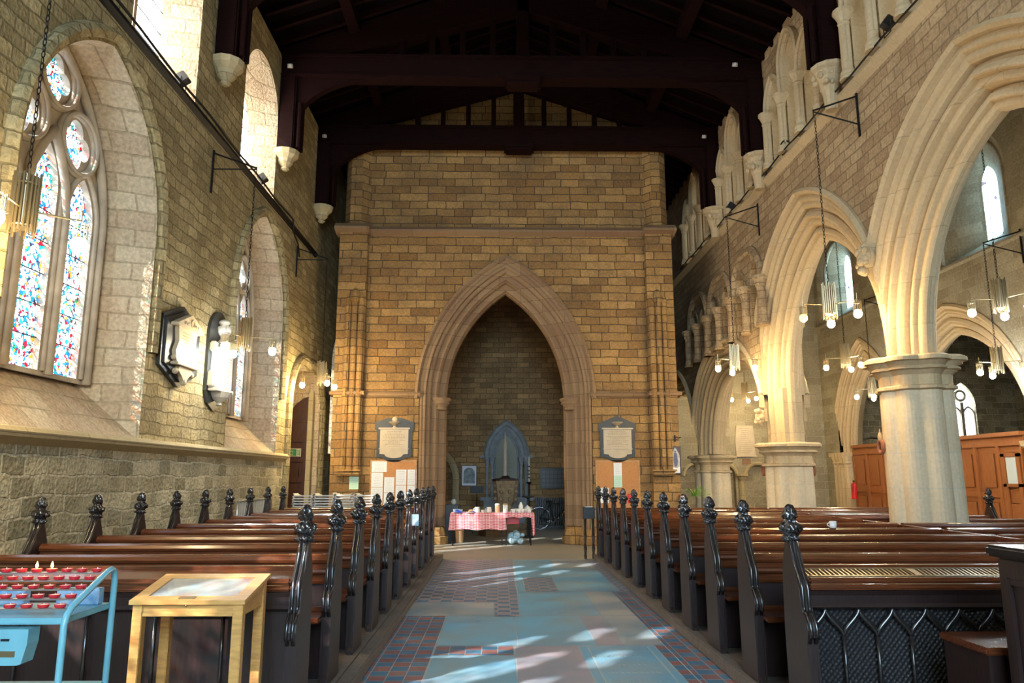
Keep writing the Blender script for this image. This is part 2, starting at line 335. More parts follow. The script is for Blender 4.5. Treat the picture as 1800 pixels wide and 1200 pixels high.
# ---- openings in walls -------------------------------------------------
class Arch:
    def __init__(s, uc, hw, sill, spring, rise):
        s.uc, s.hw, s.sill, s.spring, s.rise = uc, hw, sill, spring, rise
        s.r = (hw * hw + rise * rise) / (2 * hw); s.c = s.r - hw
    def lo(s, u): return s.sill
    def hi(s, u): return s.spring + math.sqrt(max(0, s.r ** 2 - (abs(u - s.uc) + s.c) ** 2))
    def cuts(s, n=14): return [s.uc + sg * s.hw * math.sin(PI / 2 * k / n) for k in range(n + 1) for sg in (-1, 1)]
    def loop(s, n=18):
        pts = [(s.uc - s.hw, s.sill), (s.uc + s.hw, s.sill)]
        am = math.acos(max(-1, min(1, s.c / s.r)))
        pts += [(s.uc + s.r * math.cos(am * k / n) - s.c, s.spring + s.r * math.sin(am * k / n)) for k in range(n + 1)]
        pts += [(s.uc - s.r * math.cos(am * k / n) + s.c, s.spring + s.r * math.sin(am * k / n)) for k in range(n - 1, -1, -1)]
        return pts
class Circ:
    def __init__(s, uc, zc, r): s.uc, s.zc, s.hw = uc, zc, r; s.rr = r
    def lo(s, u): return s.zc - math.sqrt(max(0, s.rr ** 2 - (u - s.uc) ** 2))
    def hi(s, u): return s.zc + math.sqrt(max(0, s.rr ** 2 - (u - s.uc) ** 2))
    def cuts(s, n=12): return [s.uc + sg * s.hw * math.sin(PI / 2 * k / n) for k in range(n + 1) for sg in (-1, 1)]
    def loop(s, n=32): return [(s.uc + s.rr * math.cos(2 * PI * k / n), s.zc + s.rr * math.sin(2 * PI * k / n)) for k in range(n)]
class Foil:
    """quatrefoil of four lobes"""
    def __init__(s, uc, zc, r): s.uc, s.zc, s.R = uc, zc, r; s.l = r * .46; s.d = r * .54; s.hw = r
    def _c(s): return [(s.uc + s.d, s.zc), (s.uc - s.d, s.zc), (s.uc, s.zc + s.d), (s.uc, s.zc - s.d)]
    def hi(s, u): return max([z + math.sqrt(s.l ** 2 - (u - x) ** 2) for x, z in s._c() if abs(u - x) <= s.l] or [s.zc])
    def lo(s, u): return min([z - math.sqrt(s.l ** 2 - (u - x) ** 2) for x, z in s._c() if abs(u - x) <= s.l] or [s.zc])
    def cuts(s, n=14): return [s.uc + sg * s.hw * math.sin(PI / 2 * k / n) for k in range(n + 1) for sg in (-1, 1)]
    def loop(s, n=40):
        us = [s.uc - s.R * math.cos(PI * k / n) for k in range(n + 1)]
        return [(u, s.lo(u)) for u in us] + [(u, s.hi(u)) for u in reversed(us)]
class Half:
    """wall cut under an arch band, limited to one bay"""
    def __init__(s, a, extra, hb0, hb1, bottom=0):
        s.a, s.e, s.u0, s.u1, s.b = a, extra, hb0, hb1, bottom; s.uc = a.uc
    def lo(s, u): return s.b
    def hi(s, u): return s.a.spring + math.sqrt(max(0, (s.a.r + s.e) ** 2 - (abs(u - s.uc) + s.a.c) ** 2))
    def cuts(s, n=20): return [s.u0 + (s.u1 - s.u0) * k / (2 * n) for k in range(2 * n + 1)] + [s.uc]
    @property
    def rng(s): return s.u0, s.u1
def rng(o): return o.rng if isinstance(o, Half) else (o.uc - o.hw, o.uc + o.hw)
def put(ax, pos, u, z): return (pos, u, z) if ax == 'x' else (u, pos, z)
def sheet(bm, ax, pos, u0, u1, z0, z1, ops, step=2.0, mi=0):
    cs = {round(u0, 4), round(u1, 4)}
    for o in ops: cs |= {round(c, 4) for c in o.cuts() if u0 < c < u1} | {round(c, 4) for c in rng(o) if u0 < c < u1}
    cs = sorted(cs); cs = [c for i, c in enumerate(cs) if i == 0 or c - cs[i - 1] > 2e-4]
    for a, b in zip(cs, cs[1:]):
        m = (a + b) / 2; e = 1e-5
        act = sorted([o for o in ops if rng(o)[0] < m < rng(o)[1]], key=lambda o: o.lo(m))
        za, zb = z0, z0
        for o in act:
            la, lb = max(z0, o.lo(a + e)), max(z0, o.lo(b - e)); ha, hb = o.hi(a + e), o.hi(b - e)
            if la > za + 1e-4 or lb > zb + 1e-4:
                f = bm.faces.new([bm.verts.new(put(ax, pos, *p)) for p in ((a, za), (b, zb), (b, max(lb, zb)), (a, max(la, za)))]); f.material_index = mi
            za, zb = max(za, ha), max(zb, hb)
        if z1 > za or z1 > zb:
            f = bm.faces.new([bm.verts.new(put(ax, pos, *p)) for p in ((a, za), (b, zb), (b, z1), (a, z1))]); f.material_index = mi
def reveal(bm, ax, la, pa, lb, pb, mi=0, skip_bottom=False):
    A = [bm.verts.new(put(ax, pa, u, z)) for u, z in la]; B = [bm.verts.new(put(ax, pb, u, z)) for u, z in lb]; n = len(A)
    for i in range(n):
        if skip_bottom and i == 0: continue
        f = bm.faces.new((A[i], A[(i + 1) % n], B[(i + 1) % n], B[i])); f.material_index = mi
def face(bm, ax, pos, loop, mi=0):
    f = bm.faces.new([bm.verts.new(put(ax, pos, u, z)) for u, z in loop]); f.material_index = mi
def lpath(ax, pos, loop): return [put(ax, pos, u, z) for u, z in loop]
def band(bm, ax, pos, sgn, a, prof, zl=None, zr=None, cl=None, cr=None, n=16, mi=0):
    """moulded arch: prof list of (outward offset, depth into wall); runs from left foot over apex to right foot"""
    for s, zf, cap in ((-1, zl, cl), (1, zr, cr)):
        zf = a.spring if zf is None else zf; rows = []
        for o, d in prof:
            RR = a.r + o; am = math.acos(max(-1, min(1, a.c / RR))); row = [(a.uc + s * (a.hw + o), zf)]
            row += [(a.uc + s * (RR * math.cos(am * k / n) - a.c), a.spring + RR * math.sin(am * k / n)) for k in range(n + 1)]
            out = [cap is not None and abs(u - a.uc) >= cap - 1e-6 for u, z in row]
            if cap is not None: row = [(a.uc + s * min(abs(u - a.uc), cap), z) for u, z in row]
            rows.append(([bm.verts.new(put(ax, pos + sgn * d, u, z)) for u, z in row], out))
        for (A, oa), (B, ob) in zip(rows, rows[1:]):
            for i in range(len(A) - 1):
                if oa[i] and oa[i + 1] and ob[i] and ob[i + 1]: continue
                f = bm.faces.new((A[i], A[i + 1], B[i + 1], B[i])); f.material_index = mi; f.smooth = False
        for row, _ in rows:
            for v in row:
                if not v.link_faces: bm.verts.remove(v)
def rolls(o0, d0, o1, d1, k, amp, n=6):
    pts = []; ln = math.hypot(o1 - o0, d1 - d0); nx, ny = (d1 - d0) / ln, -(o1 - o0) / ln
    for i in range(k):
        for j in range(n + 1):
            t = (i + j / n) / k; b = math.sin(PI * j / n) * amp * (1.0 if i % 2 == 0 else .55)
            s = -1
            pts.append((o0 + (o1 - o0) * t + nx * b * s, d0 + (d1 - d0) * t + ny * b * s))
    return pts

# ================================================================== FLOOR
bm = NB()
mats = [M['pave'], M['slabblue'], M['slabtan'], M['slabpink'], M['tilered'], M['tilegrey'], simple('floor_grout', (.33, .38, .40), .7)]
def fq(x0, x1, y0, y1, mi, z=0.0):
    f = bm.faces.new([bm.verts.new(p) for p in ((x0, y0, z), (x1, y0, z), (x1, y1, z), (x0, y1, z))]); f.material_index = mi
J = .006
def patch(x0, x1, y0, y1, mi): fq(x0 + J, x1 - J, y0 + J, y1 - J, mi, .004)
fq(-7, 17, -7.2, 24.4, 0); fq(-1.28, 1.93, -2, 15.0, 6, .002)
xl, xr = -1.28, 1.93
P = [(-1.15, .27, 12.7, 14.95, 5), (-1.15, .26, 10.0, 12.7, 5), (-.05, .26, 9.0, 10.0, 5), (-1.28, -1.15, 9.05, 15.0, 5),
     (.29, 1.01, 12.66, 14.85, 1), (1.01, 1.72, 13.6, 14.85, 2), (1.01, 1.72, 12.66, 13.6, 1), (.27, .39, 10.86, 12.66, 1), (.39, .86, 10.86, 12.36, 5), (.39, .86, 12.36, 12.66, 1),
     (.86, 1.72, 10.86, 12.66, 1), (-1.15, -.05, 9.05, 10.0, 2), (.26, 1.2, 9.05, 10.86, 1), (1.2, 1.6, 9.05, 10.86, 2),
     (-1.28, -.59, 3.2, 9.05, 4), (-.59, .19, 7.5, 9.03, 1), (.19, .95, 7.5, 9.03, 1), (.95, 1.22, 7.5, 9.03, 3), (1.22, 1.6, 7.5, 9.03, 2),
     (-.59, .16, 7.12, 7.5, 4), (-.59, .16, 3.2, 7.12, 1), (.16, .77, 5.0, 7.5, 3), (.16, .77, 3.2, 5.0, 2), (.77, 1.5, 5.3, 7.47, 1), (.77, 1.5, 3.2, 5.3, 2), (1.5, 1.6, 3.2, 7.5, 4),
     (1.6, 1.93, 3.2, 10.86, 4), (1.72, 1.93, 10.86, 15.0, 5), (-1.28, 1.93, -2, 3.2, 2)]
for a in P: patch(*a)
floor = struct(obj('floor', bm, mats))
# incised border and letters of the named ledger slab
bm = NB()
for x in (.85, 1.42): box(bm, x, x + .015, 5.35, 7.40, .004, .0055)
obj('ledger_border', bm, simple('worn_chalk_line', (.32, .40, .40), .6), floor)
def text(s, size, loc, rot, mat, parent, name='lettering', ext=.0006, align='CENTER'):
    cu = bpy.data.curves.new(name, 'FONT'); cu.body = s; cu.size = size; cu.align_x = align; cu.extrude = ext; cu.resolution_u = 2
    t = bpy.data.objects.new('tmp', cu); me = bpy.data.meshes.new_from_object(t); bpy.data.objects.remove(t)
    me.materials.append(mat); o = bpy.data.objects.new(name, me); C.objects.link(o); o.parent = parent; o.location = loc; o.rotation_euler = rot
    return o
tm = simple('worn_letter_fill', (.27, .33, .33), .6)
text('ELIZABETH', .095, (1.08, 7.02, .0058), (0, 0, 0), tm, floor, 'ledger_lettering')
bm = NB(); rl = random.Random(11)      # the lower lines are worn to broken strokes
for y, w_ in ((6.74, .30), (6.48, .42), (6.22, .46), (5.96, .28)):
    x = 1.13 - w_ / 2
    while x < 1.13 + w_ / 2:
        l = rl.uniform(.008, .03); box(bm, x, x + l, y, y + rl.uniform(.012, .05), .004, .0052); x += l + rl.uniform(.015, .04)
obj('ledger_lettering', bm, tm, floor)

# ================================================================== LEFT WALL (X=-4.6 .. -5.4)
WX, GX = -4.6, -5.3
HW = 1.45; BIG = [2.15, 8.15, 14.05]
bigN = [Arch(c, HW, 2.05, 4.7, 1.95) for c in BIG]
bigF = [Arch(c - .08, 1.25, 2.72, 4.65, 1.98) for c in BIG]
CLS = [1.5, 5.45, 9.45, 13.40]
clN = [Arch(c, .98, 7.12, 8.75, .95) for c in CLS]
clF = [Arch(c, .88, 7.12, 8.45, .80) for c in CLS]
lanN, lanF = Arch(21.0, .75, 2.2, 4.6, 1.0), Arch(21.0, .45, 2.4, 4.5, .8)
doorA = Arch(17.75, 1.42, 0, 3.15, .95)
bm = NB()
sheet(bm, 'x', WX, -7, 24.4, 2.0, 10.35, bigN + clN + [lanN, doorA])
sheet(bm, 'x', WX, -7, 24.4, 0, 2.0, [doorA], mi=1)
sheet(bm, 'x', -5.4, -7, 24.4, 0, 10.35, bigF + clF + [lanF, doorA], mi=1)
for a, b in zip(bigN, bigF): reveal(bm, 'x', a.loop(), WX, b.loop(), GX, 2); reveal(bm, 'x', b.loop(), GX, b.loop(), -5.4, 2)
for a, b in zip(clN, clF): reveal(bm, 'x', a.loop(), WX, b.loop(), -5.15, 2); reveal(bm, 'x', b.loop(), -5.15, b.loop(), -5.4, 2)
reveal(bm, 'x', lanN.loop(), WX, lanF.loop(), -5.4, 2)
reveal(bm, 'x', doorA.loop(), WX, doorA.loop(), -5.95, 2, skip_bottom=True)
face(bm, 'x', -5.95, doorA.loop(), 1)
wl = struct(obj('wall_left', bm, [M['nave'], M['rough'], M['reveal']]))
# string course, window hood mouldings, sloping band at clerestory
bm = NB(); prism(bm, [(-4.6, 2.08), (-4.50, 2.06), (-4.47, 2.02), (-4.49, 1.97), (-4.6, 1.90)], 'y', -7, 16.05)
obj('string_course', bm, M['sill'], wl)
bm = NB()
for a in bigN: band(bm, 'x', WX, 1, Arch(a.uc, a.hw + .02, a.sill, a.spring, a.rise + .02), [(.02, -.01), (.02, .06), (.10, .10), (.16, .07), (.19, 0)], zl=3.2, zr=3.2)
band(bm, 'x', WX, 1, doorA, [(0, -.01), (.0, .05), (.08, .10), (.16, .11), (.22, .06), (.24, 0)], zl=0, zr=0)
obj('hood_moulding', bm, M['nave'], wl)
bm = NB(); prism(bm, [(-4.6, 7.10), (-4.53, 7.07), (-4.53, 7.02), (-4.6, 6.97)], 'y', -7, 17.9)
obj('clerestory_band', bm, M['iron'], wl)
bm = NB()
for yy in (16.35, 17.25): path(bm, [(-4.55, yy, z) for z in (2.1, 3, 4)], .02) if 0 else None
# big traceried windows
def tracery(idx, c):
    c -= .08
    a = Arch(c, 1.25, 2.72, 4.65, 1.98)
    L1 = [Arch(c - .78, .28, 2.78, 4.70, .55), Arch(c, .28, 2.78, 4.86, .58), Arch(c + .78, .28, 2.78, 4.70, .55)]
    L2 = [Foil(c - .52, 5.60, .31), Foil(c + .52, 5.60, .31), Foil(c, 6.20, .29)]
    CI = [Circ(c - .52, 5.60, .37), Circ(c + .52, 5.60, .37), Circ(c, 6.20, .35)]
    ops = L1 + L2
    root = bpy.data.objects.new('window_%d' % idx, None); C.objects.link(root); struct(root)
    bm = NB()
    # plate clipped to the window arch
    def clip(pos):
        cs = set()
        for o in ops + [a]: cs |= {round(x, 4) for x in o.cuts()}
        cs = sorted(cs)
        for p, q in zip(cs, cs[1:]):
            if q - p < 2e-4: continue
            m = (p + q) / 2; act = sorted([o for o in ops if rng(o)[0] < m < rng(o)[1]], key=lambda o: o.lo(m)); za = zb = 2.72; e = 1e-5
            top = (a.hi(p), a.hi(q))
            for o in act:
                la, lb = o.lo(p + e), o.lo(q - e)
                if la > za or lb > zb: bm.faces.new([bm.verts.new((pos, u, z)) for u, z in ((p, za), (q, zb), (q, lb), (p, la))])
                za, zb = max(za, o.hi(p + e)), max(zb, o.hi(q - e))
            bm.faces.new([bm.verts.new((pos, u, z)) for u, z in ((p, za), (q, zb), (q, max(zb, top[1])), (p, max(za, top[0])))])
    clip(GX + .10); clip(GX - .04)
    for o in ops: reveal(bm, 'x', o.loop(), GX + .10, o.loop(), GX - .04)
    obj('tracery', bm, M['tracery'], root)
    bm = NB()
    for o in CI: path(bm, lpath('x', GX + .12, o.loop()), .045, 8, True); path(bm, lpath('x', GX + .17, Circ(o.uc, o.zc, o.rr + .0).loop()), .028, 6, True)
    for o in L1:
        b = Arch(o.uc, o.hw + .06, o.sill, o.spring, o.rise + .08)
        path(bm, lpath('x', GX + .12, [b.loop()[0]] + b.loop()[:0:-1]), .035, 6)
    for s in (-1, 1):
        path(bm, [(GX + .16, c + s * .39, z) for z in (2.74, 4.6)] + [(GX + .16, c + s * .32, 5.0), (GX + .16, c + s * .16, 5.32), (GX + .16, c, 5.56)], .05, 8)
    b = Arch(c, 1.2, 2.72, 4.65, 1.93); path(bm, lpath('x', GX + .15, [b.loop()[0]] + b.loop()[:0:-1]), .055, 8)
    obj('moulding', bm, M['tracery'], root, smooth=True)
    for o in ops:
        bm = NB(); face(bm, 'x', GX + .02, o.loop()); obj('stained_pane', bm, M['stained'], root)
    bm = NB()
    for o in L1:
        for k in range(1, 6): z = 2.78 + k * .37; tube(bm, (GX + .045, o.uc - .28, z), (GX + .045, o.uc + .28, z), .007, 6)
    obj('saddle_bars', bm, M['iron'], root)
    return root
for i, c in enumerate(BIG): tracery(i + 1, c)
for i, (a, c) in enumerate(zip(clF, CLS)):
    root = bpy.data.objects.new('window_%d' % (4 + i), None); C.objects.link(root); struct(root)
    bm = NB(); face(bm, 'x', -5.18, a.loop()); obj('stained_pane', bm, M['warm'], root)
    bm = NB(); box(bm, -5.18, -5.10, a.uc - .04, a.uc + .04, 7.12, 9.1); obj('mullion', bm, M['tracery'], root)
    bm = NB()
    for k in range(1, 6): tube(bm, (-5.16, a.uc - a.hw, 7.12 + k * .36), (-5.16, a.uc + a.hw, 7.12 + k * .36), .008, 6)
    obj('saddle_bars', bm, M['iron'], root)
root = bpy.data.objects.new('window_8', None); C.objects.link(root); struct(root)
bm = NB(); face(bm, 'x', -5.36, lanF.loop()); obj('pane', bm, M['paledim'], root)
# left doorway with open boarded door leaf
root = bpy.data.objects.new('door_1', None); C.objects.link(root); struct(root)
DY = 18.95
lf = [(-5.80, .02), (-4.84, .02), (-4.84, 3.60), (-4.98, 3.56), (-5.15, 3.42), (-5.35, 3.18), (-5.6, 2.75), (-5.8, 2.3)]
bm = NB(); prism(bm, lf, 'y', DY, DY + .06); obj('door_leaf', bm, M['doord'], root)
bm = NB()
for z in (.1, .75, 1.45, 1.95, 2.45, 2.95):
    bbox(bm, -5.78 if z < 2.3 else -5.55 if z < 2.8 else -5.3, -4.86, DY - .035, DY, z, z + .12, .006)
bbox(bm, -4.93, -4.84, DY - .05, DY, .02, 3.55, .006)
obj('door_ledge', bm, M['doord'], root)
bm = NB(); bbox(bm, -4.84, -4.72, DY - .06, DY + .15, 0, 3.75, .01); obj('door_frame', bm, M['sill'], root)
bm = NB(); path(bm, [(-5.0, DY - .04, 1.62), (-5.0, DY - .09, 1.66), (-5.0, DY - .09, 1.74), (-5.0, DY - .04, 1.78)], .01, 6); obj('door_handle', bm, M['iron'], root)
sg = thing('fire_exit_sign', 'small green fire exit sign on the dark door at the left', 'sign', (-5.14, DY - .052, 2.09))
bm = NB(); box(bm, -.17, .17, 0, .01, .0, .20); obj('border', bm, M['white'], sg)
bm = NB(); box(bm, -.155, .06, -.004, .0, .015, .185); obj('green_panel', bm, M['green'], sg)
bm = NB(); ball(bm, (.095, -.003, .15), .014, 1, .1, 1, 8); tube(bm, (.095, -.004, .14), (.105, -.004, .08), .010, 6); tube(bm, (.105, -.004, .08), (.085, -.004, .03), .007, 6); tube(bm, (.105, -.004, .08), (.125, -.004, .035), .007, 6); box(bm, .135, .155, -.004, 0, .02, .18)
obj('running_figure', bm, M['green'], sg)
text('Fire', .085, (-.145, -.006, .105), (R(90), 0, 0), M['white'], sg, 'lettering', align='LEFT')
text('Exit', .085, (-.145, -.006, .03), (R(90), 0, 0), M['white'], sg, 'lettering', align='LEFT')

# ================================================================== TOWER (Y=18.1)
TY = 18.1
ta = Arch(.17, 1.48, 0, 3.48, 2.78)
bm = NB()
cut = Half(ta, .64, ta.uc - 2.10, ta.uc + 2.10)
sheet(bm, 'y', TY, -4.0, 4.35, 0, 7.7, [cut]); sheet(bm, 'y', TY + .12, -3.95, 4.27, 7.7, 12.6, [])
box(bm, -4.0, -3.9, TY + .01, 24.2, 0, 7.7); box(bm, 4.25, 4.35, TY + .01, 24.2, 0, 7.7)
box(bm, -3.93, -3.85, TY + .13, 24.2, 7.7, 12.6); box(bm, 4.17, 4.25, TY + .13, 24.2, 7.7, 12.6)
# inside of the tower base
box(bm, -4.0, -2.7, TY + .9, 24.2, 0, 7.7); box(bm, 3.0, 4.35, TY + .9, 24.2, 0, 7.7)
sheet(bm, 'y', TY + .75, -4.0, 4.35, 0, 7.7, [ta]); box(bm, -4, 4.35, TY + .8, 24.2, 7.2, 7.7)
wt = struct(obj('wall_tower', bm, M['tower']))
bm = NB()
pf = [(.76, -.0), (.74, -.07), (.68, -.09), (.64, -.03), (.635, .0), (.56, 0)] + rolls(.56, .02, .36, .14, 2, .05) + [(.36, .2), (.30, .2)] + rolls(.30, .2, .19, .34, 2, .06) + [(.17, .40), (.13, .40)] + rolls(.12, .40, .03, .50, 1, .05) + [(0, .55), (0, .75)]
# jambs stop the hood at the low string
band(bm, 'y', TY, 1, ta, pf[4:], zl=0, zr=0); band(bm, 'y', TY, 1, ta, pf[:5])
obj('arch_moulding', bm, M['brown'], wt)
bm = NB()
for s in (-1, 1):
    x = ta.uc + s * (ta.hw + .17)
    lathe(bm, [(.17, 3.22), (.20, 3.25), (.17, 3.29), (.22, 3.36), (.27, 3.39), (.24, 3.43), (.29, 3.46), (.29, 3.52)], x, TY + .40, 16)
obj('arch_capital', bm, M['brown'], wt, smooth=True)
bm = NB()
for s in (-1, 1):
    x = ta.uc + s * (ta.hw + .24); lathe(bm, [(.34, 0), (.34, .18), (.30, .22), (.27, .36), (.22, .42)], x, TY + .35, 12); lathe(bm, [(.26, 0), (.26, .15), (.20, .25), (.12, .35)], ta.uc + s * (ta.hw + .5), TY + .05, 12)
obj('arch_base', bm, M['tower'], wt)
bm = NB()
prof = [(TY, 7.62), (TY - .16, 7.70), (TY - .16, 7.75), (TY - .05, 7.86), (TY + .15, 7.90), (TY + .15, 7.62)]
prism(bm, prof, 'x', -3.25, 3.65)
prof2 = [(TY - .12, 7.62), (TY - .36, 7.70), (TY - .36, 7.76), (TY - .22, 7.88), (TY + .15, 7.92), (TY + .15, 7.62)]
prism(bm, prof2, 'x', -4.12, -3.25); prism(bm, prof2, 'x', 3.65, 4.47)
p3 = lambda d: [(TY, 3.50), (TY - .07 - d, 3.54), (TY - .10 - d, 3.59), (TY - .07 - d, 3.63), (TY, 3.66)]
prism(bm, p3(0), 'x', -3.25, ta.uc - ta.hw - .6); prism(bm, p3(0), 'x', ta.uc + ta.hw + .6, 3.65)
prism(bm, p3(.2), 'x', -4.08, -3.25); prism(bm, p3(.2), 'x', 3.65, 4.45)
obj('string_course', bm, M['brown'], wt)
# corner buttresses with attached shafts
bm = NB()
for x0, x1 in ((-4.0, -3.30), (3.70, 4.36)):
    box(bm, x0, x1, TY - .2, TY + .05, 0, 7.65)
    ch = .16
    prism(bm, [(x0 + .05, TY + .12), (x0 + .05 + ch, TY - .10), (x1 - .05 - ch, TY - .10), (x1 - .02, TY + .12)], 'z', 7.7, 12.0)
obj('corner_buttress', bm, M['tower'], wt)
bm = NB()
for xc in (-3.55, 3.95):
    for dx in (-.16, .0, .16): lathe(bm, [(.075, 1.75), (.075, 5.85), (.05, 6.0)], xc + dx, TY - .23, 10)
    lathe(bm, [(.12, 5.85), (.14, 5.95), (.10, 6.1), (.02, 6.2)], xc, TY - .22, 10)
    box(bm, xc - .26, xc + .26, TY - .34, TY - .15, 1.62, 1.68); box(bm, xc - .29, xc + .29, TY - .37, TY - .15, 1.72, 1.76); box(bm, xc - .24, xc + .24, TY - .31, TY - .15, 1.66, 1.73)
obj('corner_shaft', bm, M['tower'], wt)

# ================================================================== WEST WALL (Y=24)
wa = Arch(15.25, .42, 2.3, 3.9, .75)
bl = [Arch(x, .36, .5, 1.62, .34) for x in (6.35, 7.25, 8.35, 9.45)]
lowd = Arch(12.4, .9, 0, 2.2, .6); dW = Arch(-2.2, .75, 0, 1.5, .95)
bm = NB()
sheet(bm, 'y', 24.0, -5.4, 4.4, 0, 12.6, [dW]); sheet(bm, 'y', 24.0, 4.4, 10.9, 0, 12.6, bl, mi=1); sheet(bm, 'y', 24.0, 10.9, 17.2, 0, 12.6, [wa, lowd], mi=2)
for a in bl: reveal(bm, 'y', a.loop(), 24.0, a.loop(), 24.2, 1); face(bm, 'y', 24.2, a.loop(), 1)
reveal(bm, 'y', lowd.loop(), 24.0, lowd.loop(), 24.3, 2); face(bm, 'y', 24.3, lowd.loop(), 2)
reveal(bm, 'y', dW.loop(), 24.0, dW.loop(), 24.3, 0); face(bm, 'y', 24.3, dW.loop(), 0)
reveal(bm, 'y', wa.loop(), 24.0, wa.loop(), 24.3, 2)
ww = struct(obj('wall_west', bm, [M['west'], M['aislew'], M['rough']]))
bm = NB(); band(bm, 'y', 24.0, -1, dW, [(0, 0), (.0, .05), (.1, .08), (.2, .05), (.2, 0)], zl=0, zr=0)
for a in bl: band(bm, 'y', 24.0, -1, a, [(0, 0), (0, .03), (.05, .05), (.10, .03), (.10, 0)])
for x in (6.8, 7.8, 8.9): lathe(bm, [(.09, .5), (.09, 1.45), (.11, 1.48), (.13, 1.58), (.20, 1.62), (.20, 1.68)], x, 23.96, 12); box(bm, x - .1, x + .1, 23.94, 24, .5, 1.6)
obj('blind_arcade_moulding', bm, M['sill'], ww)
root = bpy.data.objects.new('window_9', None); C.objects.link(root); struct(root)
bm = NB(); face(bm, 'y', 24.2, wa.loop()); obj('pane', bm, M['pale'], root)
bm = NB(); box(bm, 15.2, 15.3, 24.05, 24.18, 2.3, 4.0); path(bm, lpath('y', 24.12, Circ(15.25, 4.22, .16).loop()), .05, 6, True); path(bm, lpath('y', 24.1, Arch(15.03, .19, 2.3, 3.55, .3).loop()), .035, 6, True); path(bm, lpath('y', 24.1, Arch(15.47, .19, 2.3, 3.55, .3).loop()), .035, 6, True)
obj('mullion', bm, M['tracery'], root)

# ================================================================== RIGHT ARCADE (X=5.6 .. 6.5)
AX, AB = 5.6, 6.5
PIER = [(.72, 3.25), (5.65, 3.25), (10.58, 3.25), (15.51, 2.25), (21.1, 2.15)]
BAY = 4.93; HB = BAY / 2
A = []
for c in (-1.75, 3.18, 8.11, 13.04):
    A.append((Arch(c, 2.0, 0, 3.28, 2.62), c - HB, c + HB, .92))
A.append((Arch(18.3, 2.33, 0, 2.2, 1.95), 15.51, 21.1, .75)); A.append((Arch(23.9, 2.33, 0, 2.2, 1.95), 21.1, 24.0, .75))
halves = [Half(a, e - .02, u0, u1) for a, u0, u1, e in A]
# clerestory triplets and triforium
CG = [2.45, 5.95, 9.45, 12.92, 16.35, 19.8]
cl_ops = []
for g in CG:
    for du, top in ((-.82, 8.98), (0, 9.45), (.82, 8.98)): cl_ops.append(Arch(g + du, .33, 7.80, top, .52))
TR = [16.0, 17.15, 18.3, 19.45]
tri = []
TRB = [(15.35, .0), (17.55, 0), (19.75, 0)]
for g in (16.05, 18.1, 20.15):
    for du in (-.5, .5): tri.append(Arch(g + du, .36, 4.8, 5.75, .44))
bm = NB()
sheet(bm, 'x', AX, -7, 24.2, 0, 10.4, halves + cl_ops + tri)
sheet(bm, 'x', AB, -7, 24.2, 0, 10.4, halves, mi=0)
for a in cl_ops: reveal(bm, 'x', a.loop(), AX, a.loop(), AX + .55, 1)
for a in tri: reveal(bm, 'x', a.loop(), AX, a.loop(), AX + .4, 0)
for a in tri: face(bm, 'x', AX + .4, a.loop(), 0)
for a in cl_ops: face(bm, 'x', AX + .55, a.loop(), 1)
wr = struct(obj('wall_right', bm, [M['arcade'], M['cream']]))
def arcprof(e):
    p = [(e + .03, 0), (e + .03, -.05), (e - .03, -.10), (e - .08, -.06), (e - .09, .02)]
    p += rolls(e - .10, .03, e * .64, .10, 2, .055) + [(e * .63, .19), (e * .58, .20)] + rolls(e * .57, .14, e * .30, .25, 2, .08) + [(e * .29, .36), (e * .25, .36)] + rolls(e * .24, .30, 0, .41, 2, .06) + [(0, .45)]
    return p
bm = NB()
for (a, u0, u1, e), i in zip(A, range(9)):
    zl = 2.25 if i == 4 else a.spring; zl = 3.28 if i < 4 else 2.2; zr = 2.25 if i == 3 else zl
    cl_ = a.uc - u0; cr_ = u1 - a.uc
    pr_ = arcprof(e); band(bm, 'x', AX, 1, a, pr_, zl=zl, zr=zr, cl=cl_ + .0, cr=cr_)
    band(bm, 'x', AB, -1, a, pr_, zl=zl, zr=zr, cl=cl_, cr=cr_)
# fill between the two pier halves above the lower capital
box(bm, AX, AB, 15.51, 15.53, 3.3, 5.02); box(bm, AX + .25, AB - .25, 15.51 - .42, 15.51 + .42, 2.25, 3.4)
obj('arch_moulding', bm, M['cream'], wr)
bm = NB(); prism(bm, [(5.6, 7.74), (5.5, 7.70), (5.48, 7.64), (5.6, 7.54)], 'y', -7, 24)
obj('string_course', bm, M['cream'], wr)
bm = NB()
for g in CG:
    for du in (-1.22, -.41, .41, 1.22):
        lathe(bm, [(.13, 7.76), (.13, 7.80), (.115, 7.84), (.12, 7.88), (.085, 7.95), (.085, 8.72), (.10, 8.74), (.085, 8.77), (.14, 8.90), (.16, 8.92), (.16, 8.97)], AX - .08, g + du, 12)
obj('clerestory_shaft', bm, M['cream'], wr, smooth=False)
bm = NB()
for g in CG:
    for du, top in ((-.82, 9.0), (0, 9.52), (.82, 9.0)):
        a = Arch(g + du, .30, 7.8, top, .48)
        band(bm, 'x', AX, -1, a, [(.0, -.1), (.0, .05), (.03, .09), (.07, .05), (.08, .10), (.12, .13), (.16, .10), (.16, 0)], zl=8.95, zr=8.95, n=10)
obj('clerestory_arch_moulding', bm, M['cream'], wr)
bm = NB()
